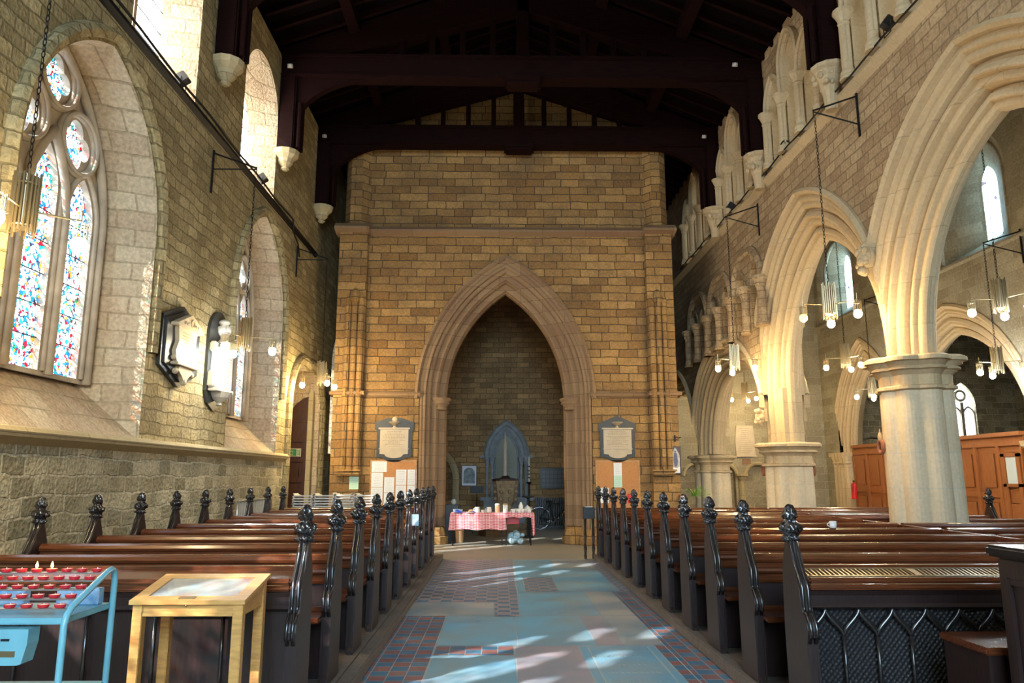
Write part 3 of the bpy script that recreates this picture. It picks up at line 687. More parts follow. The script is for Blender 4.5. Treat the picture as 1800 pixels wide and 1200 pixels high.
for g in (16.05, 18.1, 20.15):
    for du in (-1.0, 0, 1.0):
        lathe(bm, [(.14, 4.70), (.14, 4.78), (.10, 4.88), (.095, 5.52), (.115, 5.55), (.15, 5.68), (.18, 5.71), (.18, 5.77)], AX - .07, g + du, 12)
    band(bm, 'x', AX, -1, Arch(g, .86, 4.7, 5.75, .72), [(-.04, 0), (-.02, .05), (.06, .10), (.12, .05), (.14, .09), (.18, .05), (.18, 0)], n=12)
    for du in (-.5, .5): band(bm, 'x', AX, -1, Arch(g + du, .36, 4.8, 5.75, .44), [(0, -.05), (0, .03), (.10, .03), (.10, 0)], n=10)
obj('triforium_shaft', bm, M['arcade'], wr)
for i, g in enumerate(CG):
    root = bpy.data.objects.new('window_%d' % (10 + i), None); C.objects.link(root); struct(root)
    bm = NB()
    for du, top in ((-.82, 8.85), (0, 9.3), (.82, 8.85)): face(bm, 'x', AX + .53, Arch(g + du, .24, 7.9, top, .4).loop())
    obj('pane', bm, M['paledim'] if i > 2 else M['paledim'], root)
# head corbels of the hood mouldings
def corbel(loc, s=1.0, name='carved_head_corbel', label='', mat='cream'):
    bm = NB()
    for k in range(26):
        t = random.random() * 2 * PI; ball(bm, (random.uniform(-.07, .07) * s, random.uniform(-.10, .10) * s, random.uniform(-.2, .12) * s), random.uniform(.035, .075) * s, n=7)
    ball(bm, (0, 0, -.02 * s), .13 * s, .8, .9, 1.1, 10); 
    o = obj(name, bm, M[mat], None, smooth=True, loc=loc); tag(o, label, 'carving', 'carved head corbels on the arcade'); return o
corbel((5.50, 10.58, 4.85), 1.25, label='carved stone head above the nearest visible pier, between two arches')
corbel((5.50, 15.51, 2.85), .9, label='small carved stone head low above the middle pier capital')
# piers
def lob(k=.06, n=8, ph=0): return lambda t, z, r: r * (1 + k * abs(math.cos(n / 2 * t + ph)) - k / 2)
PL = {5.65: 'cream clustered pier beside the candle end, nearest the camera', 10.58: 'large cream clustered stone pier, tallest in view on the right',
      15.51: 'cream stone pier in the middle of the right arcade', 21.1: 'shorter stone pier near the tower, farthest of the right arcade', .72: 'cream clustered pier behind the camera'}
for y, zc in PIER:
    if y < 4: continue
    t = thing('stone_pier', PL[y], 'pillar', (6.05, y, 0), 0, 'piers of the right arcade')
    bm = NB(); lathe(bm, [(.60, 0), (.60, .25), (.56, .30), (.50, .34), (.52, .42), (.47, .48), (.455, zc - .42)], 0, 0, 64, lob(.16, 8)); obj('shaft', bm, M['creamp'], t)
    bm = NB(); d = 0
    lathe(bm, [(.455, zc - .46), (.51, zc - .44), (.51, zc - .40), (.455, zc - .38), (.46, zc - .24), (.52, zc - .18), (.57, zc - .165), (.56, zc - .14), (.53, zc - .12), (.60, zc - .06), (.65, zc - .05), (.65, zc), (.60, zc + .03)], 0, 0, 64, lob(.14, 8))
    obj('capital', bm, M['cream'], t)

# ================================================================== SOUTH NAVE AND SECOND ARCADE (X=10.6 .. 11.3)
SX, SB = 10.6, 11.3
S = [(Arch(2.3, 2.1, 0, 2.3, 2.6), -.15, 4.75, .7), (Arch(7.2, 2.1, 0, 2.3, 2.6), 4.75, 9.65, .7), (Arch(12.1, 2.1, 0, 2.3, 2.6), 9.65, 14.55, .7), (Arch(17.0, 2.1, 0, 2.3, 2.6), 14.55, 19.45, .7), (Arch(21.2, 1.35, 0, 2.3, 2.45), 19.45, 23.0, .75)]
sh = [Half(a, e - .02, u0, u1) for a, u0, u1, e in S]
embN = [Arch(6.0, 1.5, 6.45, 8.0, 1.3), Arch(15.9, 1.5, 6.45, 8.0, 1.3), Arch(22.5, 1.25, 6.45, 8.0, 1.2)]
embF = [Arch(6.0, .24, 6.95, 8.2, .45), Arch(15.9, .24, 6.95, 8.2, .45), Arch(22.9, .22, 6.95, 8.2, .45)]
bm = NB()
sheet(bm, 'x', SX, -7, 24.1, 0, 10.4, sh + embN); sheet(bm, 'x', SB, -7, 24.1, 0, 10.4, sh + embF)
for a, b in zip(embN, embF): reveal(bm, 'x', a.loop(), SX, b.loop(), SB, 1)
wo = struct(obj('wall_south', bm, [M['aislew'], M['aislew']]))
bm = NB()
for i, (a, u0, u1, e) in enumerate(S):
    zr = 2.3
    band(bm, 'x', SX, 1, a, [(o, d * .7) for o, d in arcprof(e)] + [(0, .35)], zl=0 if i == 9 else 2.3, zr=2.3, cl=a.uc - u0, cr=u1 - a.uc)
    band(bm, 'x', SB, -1, a, [(e, 0), (.2, .1), (0, .35)], zl=2.3, zr=2.3, cl=a.uc - u0, cr=u1 - a.uc)
obj('arch_moulding', bm, M['cream'], wo)
bm = NB()
for a in embN:
    for s in (-1, 1): tube(bm, (SX + .18, a.uc + s * (a.hw - .28), 6.6), (SX + .18, a.uc + s * (a.hw - .28), 8.1), .06, 10)
    b = Arch(a.uc, a.hw - .28, 6.5, 8.05, a.rise - .25); path(bm, lpath('x', SX + .18, b.loop()[2:]), .06, 8)
prism(bm, [(SX, 6.50), (SX - .07, 6.47), (SX - .07, 6.42), (SX, 6.38)], 'y', -7, 24)
obj('window_shaft', bm, M['aislew'], wo)
for i, b in enumerate(embF):
    root = bpy.data.objects.new('window_%d' % (16 + i), None); C.objects.link(root); struct(root)
    bm = NB(); face(bm, 'x', SB - .03, b.loop()); obj('pane', bm, M['bluepane'], root)
for y in (4.75, 9.65, 14.55, 19.45):
    t = thing('stone_pier', 'pale pier of the far right arcade, ' + {4.75: 'nearest the camera', 9.65: 'second from the camera', 14.55: 'third from the camera', 19.45: 'fourth from the camera'}[y], 'pillar', (10.95, y, 0), 0, 'piers of the far arcade')
    bm = NB(); lathe(bm, [(.5, 0), (.5, .3), (.38, .4), (.38, 1.95)], 0, 0, 48, lob(.15, 8)); obj('shaft', bm, M['creamp'], t)
    bm = NB(); lathe(bm, [(.38, 1.92), (.43, 1.95), (.38, 1.99), (.42, 2.12), (.50, 2.2), (.52, 2.30)], 0, 0, 48, lob(.12, 8)); obj('capital', bm, M['cream'], t)
bm = NB()
for yy in (22.6, 22.85, 23.1, 23.35): lathe(bm, [(.11, 0), (.11, 1.95), (.14, 2.0), (.12, 2.05), (.17, 2.2), (.17, 2.3)], 10.62 + (yy - 22.6) * .03, yy, 10)
box(bm, 10.64, 11.3, 22.5, 24, 0, 2.3); box(bm, 10.5, 11.2, 22.45, 23.6, 2.2, 2.32)
obj('respond', bm, M['cream'], wo)
# outer south wall, east wall with large window, ceilings
bm = NB(); box(bm, 17.0, 17.2, -7, 24.2, 0, 7.0); struct(obj('wall_outer', bm, M['rough']))
bm = NB(); ea = Arch(.4, 2.7, 2.8, 6.0, 3.2); sheet(bm, 'y', -7.0, -5.4, 17.2, 0, 12.6, [ea]); struct(obj('wall_east', bm, M['nave']))
root = bpy.data.objects.new('window_19', None); C.objects.link(root); struct(root)
bm = NB(); face(bm, 'y', -7.0, ea.loop()); obj('pane', bm, M['paledim'], root)
bm = NB()
for x in (-.5, 1.3): box(bm, x - .07, x + .07, -7.05, -6.9, 2.8, 7.8)
obj('mullion', bm, M['tracery'], root)
bm = NB()
RX, RZ = .5, 12.55
prism(bm, [(-5.45, 10.32), (RX, RZ), (5.62, 10.40), (6.55, 10.40), (6.55, 10.55), (5.7, 10.55), (RX, RZ + .18), (-5.45, 10.5)], 'y', -7.1, 24.3)
box(bm, 6.5, 11.35, -7.1, 24.3, 10.35, 10.45); box(bm, 11.3, 17.2, -7.1, 24.3, 6.9, 7.0)
ce = struct(obj('ceiling', bm, M['roofboard']))
bm = NB()
def slope(x): return RZ - (RX - x) * (RZ - 10.32) / (RX + 5.45) if x < RX else RZ - (x - RX) * (RZ - 10.4) / (5.62 - RX)
for x in (-3.1, -1.3, 2.2, 3.9): prism(bm, [(x - .1, slope(x - .1) - .28), (x + .1, slope(x + .1) - .28), (x + .1, slope(x + .1) + .02), (x - .1, slope(x - .1) + .02)], 'y', -7, 24)
box(bm, RX - .09, RX + .09, -7, 24, RZ - .35, RZ)
obj('purlin', bm, M['roof'], ce)
bm = NB()
for k in range(62):
    y = -6.8 + k * .5
    for xa, xb in ((-4.6, RX), (5.6, RX)):
        za, zb = slope(xa), slope(xb)
        q = [(xa, za - .13), (xb, zb - .13), (xb, zb - .005), (xa, za - .005)]
        prism(bm, q, 'y', y, y + .09)
obj('common_rafter', bm, M['roof'], ce)
# ---- roof trusses
TRY = [4.2, 7.6, 11.15, 14.55, 17.75]
TL = ['nearest the camera', 'second from the camera', 'third from the camera', 'in front of the tower beam', 'against the tower face']
for y, lb in zip(TRY, TL):
    t = thing('roof_truss', 'dark timber roof truss ' + lb, 'roof truss', (RX, y, 9.9), 0, 'roof trusses over the nave')
    bm = NB(); bbox(bm, -4.6 - RX, 5.6 - RX, -.17, .17, .02, .44, .03); bbox(bm, -4.6 - RX, 5.6 - RX, -.21, .21, .40, .50, .02); bbox(bm, -4.6 - RX, 5.6 - RX, -.20, .20, -.02, .06, .02); obj('tie_beam', bm, M['roof'], t)
    bm = NB(); bbox(bm, -.14, .14, -.14, .14, .5, 2.5, .02); bbox(bm, -.38, .38, -.24, .24, -.14, .10, .05); obj('king_post', bm, M['roof'], t)
    for x in (-2.6, -1.95, -1.3, -.65, .65, 1.3, 1.95, 2.6):
        zt_ = slope(x + RX) - 9.9 - .35
        if zt_ > .55: bm = NB(); box(bm, x - .06, x + .06, -.06, .06, .5, zt_); obj('strut', bm, M['roof'], t)
    for s, xe in ((-1, -4.6), (1, 5.6)):
        xe -= RX
        bm = NB(); z0 = slope(xe + RX) - 9.9 - .2; z1 = 2.45
        prism(bm, [(xe, z0 - .40), (0, z1 - .85), (0, z1 + .1), (xe, z0 + .1)], 'y', -.14, .14); obj('principal_rafter', bm, M['roof'], t)
        bm = NB(); bbox(bm, min(xe, xe - s * .34), max(xe, xe - s * .34), -.19, .19, -1.65, .05, .03)
        tube(bm, (xe - s * .42, -.10, -1.6), (xe - s * .42, -.10, -.6), .05, 8); tube(bm, (xe - s * .42, .10, -1.6), (xe - s * .42, .10, -.6), .05, 8)
        obj('wall_post', bm, M['roof'], t)
        bm = NB(); arc = [(xe - s * (.3 + 1.75 * (1 - math.cos(a_))), -1.15 + 1.15 * math.sin(a_)) for a_ in [PI / 2 * k / 12 for k in range(13)]]
        inn = arc; out = [(xe - s * .2, -1.2)] + [(xe - s * .2, .05)] + [(xe - s * 2.05, .05)]
        prism(bm, [(xe - s * .25, -1.25)] + inn + [(xe - s * 2.05, .04), (xe - s * .25, .04)], 'y', -.09, .09); obj('arched_brace', bm, M['roof'], t)
        lx = 'left' if s < 0 else 'right'
        bm = NB()
        if s < 0:
            lathe(bm, [(.04, -.42), (.09, -.38), (.07, -.34), (.15, -.26), (.17, -.18), (.26, -.10), (.28, 0)], 0, 0, 12)
        else:
            lathe(bm, [(.10, -.75), (.12, -.5), (.14, -.42), (.16, -.38), (.17, -.3), (.24, -.1), (.30, -.06), (.30, 0)], 0, 0, 12)
            for k in range(22): ball(bm, (random.uniform(-.2, .05), random.uniform(-.2, .2), random.uniform(-.36, -.08)), random.uniform(.04, .07), n=6)
        o = obj('stone_corbel', bm, M['sill'] if s < 0 else M['cream'], None, loc=(-4.45 if s < 0 else 5.45, y, 8.25))
        tag(o, ('plain moulded' if s < 0 else 'leaf-carved') + ' corbel on the %s wall under the truss %s' % (lx, lb.replace('in front of the tower beam', 'fourth back')), 'corbel', 'roof corbels')
# small white ceiling lights at the beam ends
for x, y, z, lb in ((-4.38, 14.38, 10.0, 'left end of the nearer beam'), (4.98, 14.38, 10.13, 'right end of the nearer beam'), (-4.4, 17.58, 9.98, 'left end of the beam before the tower'), (5.2, 17.58, 10.05, 'right end of the beam before the tower')):
    bm = NB(); lathe(bm, [(.02, .09), (.055, .08), (.06, .02), (.055, 0)], 0, 0, 16); o = obj('beam_spotlight', bm, M['white'], None, loc=(x, y - .1, z)); o.rotation_euler = (R(25), 0, 0); tag(o, 'small round white light at the ' + lb, 'light', 'white lights on roof beams')

# ================================================================== CHANDELIERS AND BRACKETS
def chainmesh(z0, z1):
    bm = NB(); n = int((z1 - z0) / .055); k = 8
    for i in range(n):
        zc = z0 + (i + .5) * (z1 - z0) / n; hl = .036; hw = .014
        pts = []
        for j in range(k):
            t = 2 * PI * j / k; a, b = math.cos(t) * hw, math.sin(t) * hl
            pts.append((a, 0, zc + b) if i % 2 else (0, a, zc + b))
        path(bm, pts, .0045, 4, True)
    return bm
def chand_parts(t, ztop, colors=('bulb', 'bulb', 'bulb'), rot=0.0, arm=.42, power=1.0):
    """z=0 is the bottom of the central rod cluster, .5 m tall"""
    bm = NB()
    for k in range(20):
        a = 2 * PI * k / 20; j = (k % 3) * .025
        tube(bm, (.095 * math.cos(a), .095 * math.sin(a), -.02 + j), (.095 * math.cos(a), .095 * math.sin(a), .48 + j), .009, 6)
    for z in (.06, .42): path(bm, [(.085 * math.cos(2 * PI * k / 16), .085 * math.sin(2 * PI * k / 16), z) for k in range(16)], .012, 6, True)
    tube(bm, (0, 0, .05), (0, 0, .50), .06, 12)
    obj('rod_cluster', bm, M['brass'] if power > .5 else M['iron'], t)
    bm = chainmesh(.5, ztop); obj('chain', bm, M['iron'], t)
    for k in range(3):
        a = rot + 2 * PI * k / 3; x, y = arm * math.cos(a), arm * math.sin(a)
        bm = NB(); tube(bm, (0, 0, .20), (x, y, .20), .008, 6); tube(bm, (x, y, .30), (x, y, .05), .005, 6)
        for q in range(12):
            b = 2 * PI * q / 12; tube(bm, (x + .052 * math.cos(b), y + .052 * math.sin(b), .03), (x + .052 * math.cos(b), y + .052 * math.sin(b), .17 + .015 * (q % 2)), .005, 5)
        for z in (.05, .15): path(bm, [(x + .05 * math.cos(2 * PI * j / 14), y + .05 * math.sin(2 * PI * j / 14), z) for j in range(14)], .006, 5, True)
        arm_o = obj('lamp_arm', bm, M['brass'], t)
        bm = NB(); ball(bm, (x, y, -.01), .058, 1, 1, 1.1, 12); bo = obj('bulb', bm, M[colors[k]], arm_o, smooth=True)
        ld = bpy.data.lights.new('bulb_light', 'POINT'); ld.energy = BULB_W * power; ld.shadow_soft_size = .05
        ld.color = {'bulb': (1, .75, .37), 'bulbw': (1, .55, .2), 'bulbc': (.85, .93, 1.0)}[colors[k]]
        lo = bpy.data.objects.new('bulb_light', ld); C.objects.link(lo); lo.parent = t; lo.location = (x, y, -.08)
def bracket(x, y, z, s, label, L=.7):
    t = thing('iron_bracket', label, 'bracket', (x, y, z), 0, 'iron lamp brackets')
    bm = NB(); box(bm, -.012, .012, -.015, .015, -.42, .30); obj('wall_plate', bm, M['iron'], t)
    bm = NB(); tube(bm, (0, 0, -.24), (s * L, 0, -.02), .012, 6) if 0 else None
    tube(bm, (0, 0, .25), (s * L, 0, 0), .014, 6); tube(bm, (0, 0, -.22), (s * L, 0, -.02), .012, 6) if s < 0 else tube(bm, (0, 0, -.02), (s * L, 0, -.02), .012, 6)
    tube(bm, (s * L, 0, .02), (s * L, 0, -.08), .008, 6)
    obj('stay', bm, M['iron'], t)
CH = [(-3.9, 5.85, 3.55, 6.30, 'nearest the big left window', ('bulb', 'bulb', 'bulb'), R(40), 1),
      (-3.9, 11.22, 3.50, 6.35, 'in front of the far left window', ('bulbc', 'bulbc', 'bulb'), R(10), .62),
      (-3.9, 16.25, 3.58, 6.38, 'by the left doorway', ('bulb', 'bulb', 'bulb'), R(60), 1.5),
      (4.9, 10.6, 3.90, 7.08, 'before the tallest pier on the right', ('bulbw', 'bulb', 'bulb'), R(185), 1),
      (4.9, 15.1, 3.78, 7.04, 'before the triforium columns on the right', ('bulb', 'bulb', 'bulb'), R(200), 1),
      (7.75, 11.0, 4.1, 10.34, 'behind the nearest arch, upper one at right edge', ('bulbc', 'bulbc', 'bulb'), R(170), .8),
      (9.8, 14.2, 3.6, 6.2, 'behind the nearest arch, lower one at right edge', ('bulbc', 'bulbc', 'bulbc'), R(190), .8),
      (7.75, 16.2, 4.0, 10.34, 'seen through the middle arch, upper one', ('bulb', 'bulb', 'bulb'), R(170), .8),
      (9.8, 19.15, 3.65, 6.2, 'seen through the middle arch, lower and smaller', ('bulbc', 'bulbc', 'bulb'), R(180), .8),
      (7.5, 22.3, 3.9, 10.34, 'behind the pier nearest the west wall', ('bulb', 'bulb', 'bulb'), R(180), .8)]
for x, y, z, zt, lb, cols, rot, pw in CH:
    t = thing('chandelier', 'hanging rod-cluster chandelier with three lit bulbs ' + lb, 'chandelier', (x, y, z), 0, 'three-bulb chandeliers')
    chand_parts(t, zt - z, cols, rot, power=pw)
bracket(-4.58, 5.85, 6.35, 1, 'black iron bracket above the big left window, holding the nearest chandelier')
bracket(-4.58, 11.22, 6.45, 1, 'black iron bracket between the two left windows')
bracket(-4.58, 16.25, 6.45, 1, 'black iron bracket on the left wall close to the tower')
bracket(5.58, 10.6, 7.20, -1, 'black iron bracket above the tallest right pier')
bracket(5.58, 15.1, 7.10, -1, 'black iron bracket above the triforium columns')
bracket(10.58, 14.2, 6.25, -1, 'black iron bracket under the bright narrow window at the right edge', .78)
bracket(10.58, 19.15, 6.25, -1, 'black iron bracket on the far arcade seen through the middle arch', .78)
# floodlights and cables
for x, y, z, s, lb in ((-4.62, 10.03, 7.28, 1, 'left ledge under the nearer high window'), (-4.62, 13.75, 7.30, 1, 'left ledge under the farther high window'),
                       (5.5, 9.44, 7.92, -1, 'right ledge nearest the camera'), (5.5, 13.32, 7.90, -1, 'right ledge under the middle column group'), (5.5, 16.7, 7.92, -1, 'right ledge farthest from the camera')):
    t = thing('floodlight', 'small black floodlight on the ' + lb, 'floodlight', (x, y, z), 0, 'black floodlights on the ledges')
    bm = NB(); bbox(bm, -.07, .09, -.07, .07, -.05, .11, .01); o = obj('housing', bm, M['blackp'], t); o.rotation_euler = (0, R(-35 * s), 0)
    bm = NB(); tube(bm, (0, -.09, -.16), (0, -.09, .03), .008, 6); tube(bm, (0, .09, -.16), (0, .09, .03), .008, 6); tube(bm, (0, -.09, -.16), (0, .09, -.16), .008, 6); obj('yoke', bm, M['blackp'], t)
bm = NB(); path(bm, [(5.47, -2 + k * .5, 7.76 + .02 * math.sin(k * 1.7)) for k in range(48)], .016, 6); o = obj('cable', bm, M['iron']); tag(o, 'black cable running along the ledge of the right wall', 'cable', 'cables along the ledges')
bm = NB(); path(bm, [(-4.50, -2 + k * .5, 7.10 + .02 * math.sin(k * 1.3)) for k in range(36)] + [(-4.52, 15.6, 6.9), (-4.53, 16.1, 6.75), (-4.53, 16.25, 6.5)], .018, 6); o = obj('cable', bm, M['iron']); tag(o, 'black cable running along the ledge of the left wall', 'cable', 'cables along the ledges')

# ================================================================== PEWS
ROW0, DR = 5.02, .963
ZP = .101
ENDPROF = [(y_, z_ - .10 if z_ > .72 else z_ - .04 if z_ > .55 else z_) for y_, z_ in [(.14, 0), (.14, .50), (.135, .98), (.10, 1.02), (.065, 1.10), (.055, 1.19), (-.005, 1.19), (-.03, 1.10), (-.08, 1.01), (-.125, .95), (-.15, .90), (-.155, .80), (-.16, .74), (-.20, .70), (-.235, .65), (-.25, .60), (-.25, .56), (-.22, .53), (-.215, .48), (-.215, .06), (-.24, .03), (-.24, 0)]]
def end_bm(th=.07):
    bm = NB(); E = [(y, z) for y, z in ENDPROF]
    prism(bm, E, 'x', -th / 2, th / 2)
    # shallow side plates leave a moulded nosing round the edge
    inner = [(y * .80, .04 + z * .93) for y, z in E]
    bmesh.ops.bevel(bm, geom=[e for e in bm.edges if abs(e.verts[0].co.x - e.verts[1].co.x) < 1e-6], offset=.012, segments=2, affect='EDGES')
    return bm
def nosing_bm():
    bm = NB(); f = [p for p in ENDPROF[5:20]]
    for dx in (-.018, .018): path(bm, [(dx, y - .002 * 0, z) for y, z in ENDPROF[6:19]], .013, 6)
    return bm
def finial_bm(seed):
    rnd = random.Random(seed); ph = rnd.random() * 6; bm = NB()
    prof = [(.030, 1.17), (.050, 1.185), (.054, 1.20), (.040, 1.215), (.048, 1.235), (.062, 1.255), (.066, 1.28), (.056, 1.305), (.036, 1.325), (.034, 1.34), (.044, 1.36), (.043, 1.385), (.036, 1.405), (.030, 1.43), (.018, 1.45), (.004, 1.458)]
    P2 = []
    for a, b in zip(prof, prof[1:]): P2 += [a, ((a[0] + b[0]) / 2, (a[1] + b[1]) / 2)]
    P2.append(prof[-1])
    def rf(t, z, r): return r * (1 + .20 * math.sin(5 * t + ph + z * 38) + .12 * math.sin(9 * t - z * 90 + ph * 2) + .08 * math.sin(3 * t + z * 150))
    lathe(bm, P2, 0, .025, 26, rf)
    for v in bm.verts: v.co.z = 1.07 + (v.co.z - 1.17) * .86
    for k in range(8):
        t = k * PI / 4 + ph; ball(bm, (.058 * math.cos(t), .025 + .058 * math.sin(t), 1.16 + .012 * math.sin(k * 3)), .018, 1, 1, 1.3, 7)
        ball(bm, (.045 * math.cos(t + .4), .025 + .045 * math.sin(t + .4), 1.10), .013, n=6)
    return bm
END_ME, NOS_ME = None, None
def mesh_of(bm, mat, name, smooth=False):
    me = bpy.data.meshes.new(name); bm.normal_update(); bm.to_mesh(me); bm.free(); me.materials.append(mat)
    if smooth:
        for p in me.polygons: p.use_smooth = True
    return me
ME_END = mesh_of(end_bm(), M['pewend'], 'pew_end'); ME_NOS = mesh_of(nosing_bm(), M['carve'], 'edge_moulding', True)
ME_FIN = [mesh_of(finial_bm(s), M['carve'], 'finial', True) for s in range(4)]
def link(name, me, parent, loc=(0, 0, 0)):
    o = bpy.data.objects.new(name, me); C.objects.link(o); o.parent = parent; o.location = loc; return o
def rail_prof():
    return [(.10, .78), (.10, .84), (.085, .85), (.085, .885), (.10, .895), (.10, .925), (.08, .94), (.075, .955), (.06, .985), (.03, 1.0), (0, 1.0), (-.03, .985), (-.045, .96), (-.04, .94), (-.02, .93), (-.02, .90), (-.045, .89), (-.05, .87), (-.04, .855), (-.015, .85), (-.015, .80), (-.005, .78)]
def mk_span(x0, x1):
    """body of a pew between x0 and x1 (local)"""
    d = {}
    bm = NB(); prism(bm, [(y + .03, z - .10) for y, z in rail_prof()], 'x', x0, x1); d['top_rail'] = mesh_of(bm, M['pew'], 'top_rail')
    bm = NB(); box(bm, x0, x1, .045, .075, 0, .70)
    n = max(1, int((x1 - x0) / .42))
    for k in range(n + 1): x = x0 + (x1 - x0) * k / n; box(bm, x - .006, x + .006, .038, .046, .48, .70)
    d['back_panel'] = mesh_of(bm, M['pewend'], 'back_panel')
    bm = NB(); bbox(bm, x0, x1, -.30, .05, .44, .48, .008); bbox(bm, x0, x1, -.0, .045, .48, .51, .005); d['seat'] = mesh_of(bm, M['pew'], 'seat')
    bm = NB(); box(bm, x0, x1, -.03, .0, .0, .44); d['seat_support'] = mesh_of(bm, M['pewend'], 'seat_support')
    bm = NB(); prism(bm, [(.13, .62), (.34, .58), (.34, .605), (.13, .645)], 'x', x0, x1); d['book_shelf'] = mesh_of(bm, M['pew'], 'book_shelf')
    return d
SPAN_L = mk_span(-2.85, -.035); SPAN_R = mk_span(.035, 3.28)
ORD = ['front', 'second', 'third', 'fourth', 'fifth', 'sixth', 'seventh', 'eighth', 'ninth', 'tenth', 'eleventh']
XL0, XL1, XR0, XR1 = -1.27, -4.16, 1.95, 5.2
def pew(x, y, span, ends, label, group, k, skip=()):
    t = thing('pew', label, 'pew', (x, y, ZP), 0, group)
    for nme, me in span.items():
        if nme not in skip: link(nme, me, t)
    for j, ex in enumerate(ends):
        e = link('pew_end', ME_END, t, (ex, 0, 0)); link('edge_moulding', ME_NOS, e); link('finial', ME_FIN[(k * 3 + j) % 4], e)
    return t
for k in range(1, 11):
    y = ROW0 + DR * k
    pew(XL0, y, SPAN_L, (0, XL1 - XL0), 'dark wooden pew left of the aisle, %s row counting from the display case' % ORD[k], 'pews left of the aisle', k)
    pew(XR0, y, SPAN_R, (0,), 'dark wooden pew right of the aisle, %s row counting from the panelled desk' % ORD[k], 'pews right of the aisle', k + 1)
# south block, beyond the long partition rail
SP_S = mk_span(.0, 2.40); SP_S2 = mk_span(1.35, 2.40)
for k in range(3, 11):
    y = ROW0 + DR * k
    blocked = k in (6,)
    pew(5.30, y, SP_S2 if blocked else SP_S, (2.44,), 'dark wooden pew in the side block beyond the partition, %s row from front' % ORD[k], 'pews of the side block', k, skip=('book_shelf',) if k == 5 else ())
t = thing('pew_partition', 'long dark wooden partition rail dividing nave pews from the side block', 'partition', (5.25, 7.6, ZP))
bm = NB(); box(bm, -.02, .02, 0, 7.05, 0, .83); obj('panel', bm, M['pewend'], t)
bm = NB(); bbox(bm, -.05, .05, -.02, 7.1, .83, .88, .012); obj('cap_rail', bm, M['pew'], t)
# raised pew platforms with kerbs
for nm, x0, x1, lb in (('pew_platform', -4.55, -1.14, 'low wooden platform with kerb under the left pews'), ('pew_platform', 1.93, 8.2, 'low wooden platform with kerb under the right pews')):
    t = thing(nm, lb, 'platform', (0, 0, 0), 0, 'pew platforms')
    bm = NB(); box(bm, x0 + .05 if x0 < 0 else x0 + .06, x1 - .06 if x0 < 0 else x1, 4.74, 15.05, .0, ZP)
    if x0 > 0:
        bm.free(); bm = NB()
        for a, b, c, d in ((x0 + .06, 5.40, 4.5, 15.0), (5.40, 6.72, 6.33, 9.9), (5.40, 6.72, 11.26, 14.85), (6.72, x1, 4.5, 15.0)): box(bm, a, b, c, d, 0, ZP)
    obj('boards', bm, M['platform'], t)
    bm = NB(); kx = x1 if x0 < 0 else x0
    bbox(bm, kx - .06, kx + .06 if x0 < 0 else kx + .06, 4.74, 15.1, 0, ZP - .001, .012); obj('kerb', bm, M['platform'], t)
# front desks
def desk(x, w, s, label, n, k0):
    """s: direction of the desk from the aisle end"""
    t = thing('front_desk', label, 'desk', (x, ROW0, ZP), 0, 'panelled front desks')
    e = link('pew_end', ME_END, t); link('edge_moulding', ME_NOS, e); link('finial', ME_FIN[k0], e)
    a, b = (.035, w) if s > 0 else (-w, -.035)
    bm = NB(); prism(bm, [(-.10, .825), (.12, .875), (.12, .90), (-.10, .85)], 'x', a, b); bbox(bm, a, b, -.15, -.09, .825, .862, .014); bbox(bm, a, b, .09, .14, .87, .915, .01); bbox(bm, a, b, -.14, -.09, .785, .82, .012); obj('sloping_top', bm, M['pew'], t)
    bm = NB(); prism(bm, [(-.09, .66), (-.09, .79), (-.135, .78), (-.12, .75), (-.115, .70), (-.13, .68)], 'x', a, b); obj('cornice', bm, M['pewend'], t)
    bm = NB(); box(bm, a, b, -.06, -.03, 0, .80); obj('back_board', bm, M['honey'] if s > 0 else M['pewend'], t)
    step = (b - a) / n
    for i in range(n + 1):
        bm = NB(); xx = a + i * step
        tube(bm, (xx, -.095, .07), (xx, -.095, .50 if s > 0 else .66), .013, 8)
        if s > 0:
            for sg in (-1, 1):
                if not a - .001 <= xx + sg * step * .9 <= b + .001: continue
                pts = []
                for j in range(13):
                    u = j / 12; pts.append((xx + sg * step * .5 * (.5 - .5 * math.cos(PI * u)) , -.095, .50 + .17 * u))
                path(bm, pts, [.013 + .006 * math.sin(PI * j / 12) for j in range(13)], 8)
        obj('tracery_rib', bm, M['carve'], t, smooth=True)
    bm = NB(); box(bm, a, b, -.11, -.06, 0, .07); obj('plinth', bm, M['pewend'], t)
    if s > 0:
        bm = NB()
        for i in range(int((b - a) / .03)): box(bm, a + .03 + i * .03, a + .038 + i * .03, -.06, .07, 0, .005)
        for y_ in (-.07, .07): box(bm, a + .02, b - .02, y_, y_ + .012, 0, .007)
        box(bm, (a + b) / 2 - .02, (a + b) / 2 + .02, -.07, .08, 0, .007)
        o = obj('grille', bm, M['brass'], t); o.rotation_euler = (math.atan2(.05, .22), 0, 0); o.location = (0, 0, .874)
    return t
dl = desk(XL0, 3.0, -1, 'dark panelled front desk at left behind the candle stand and display case', 7, 1)
dr = desk(XR0, 1.55, 1, 'dark traceried front desk at bottom right with honeycomb panels', 7, 2)
t = thing('stall_desk', 'tall black wooden stall at the bottom right corner', 'stall', (2.62, 3.1, 0))
bm = NB(); bbox(bm, .03, 1.3, .05, .93, 0, 1.18, .01); obj('body', bm, M['pewend'], t)
bm = NB(); bbox(bm, 0, 1.33, 0, .98, 1.18, 1.24, .015); obj('top', bm, M['carve'], t)
bm = NB(); box(bm, .015, .03, .12, .86, .1, .12); box(bm, .015, .03, .12, .86, 1.05, 1.08); box(bm, .01, .03, .12, .16, .1, 1.08); box(bm, .01, .03, .82, .86, .1, 1.08); obj('side_frame', bm, M['pewend'], t)
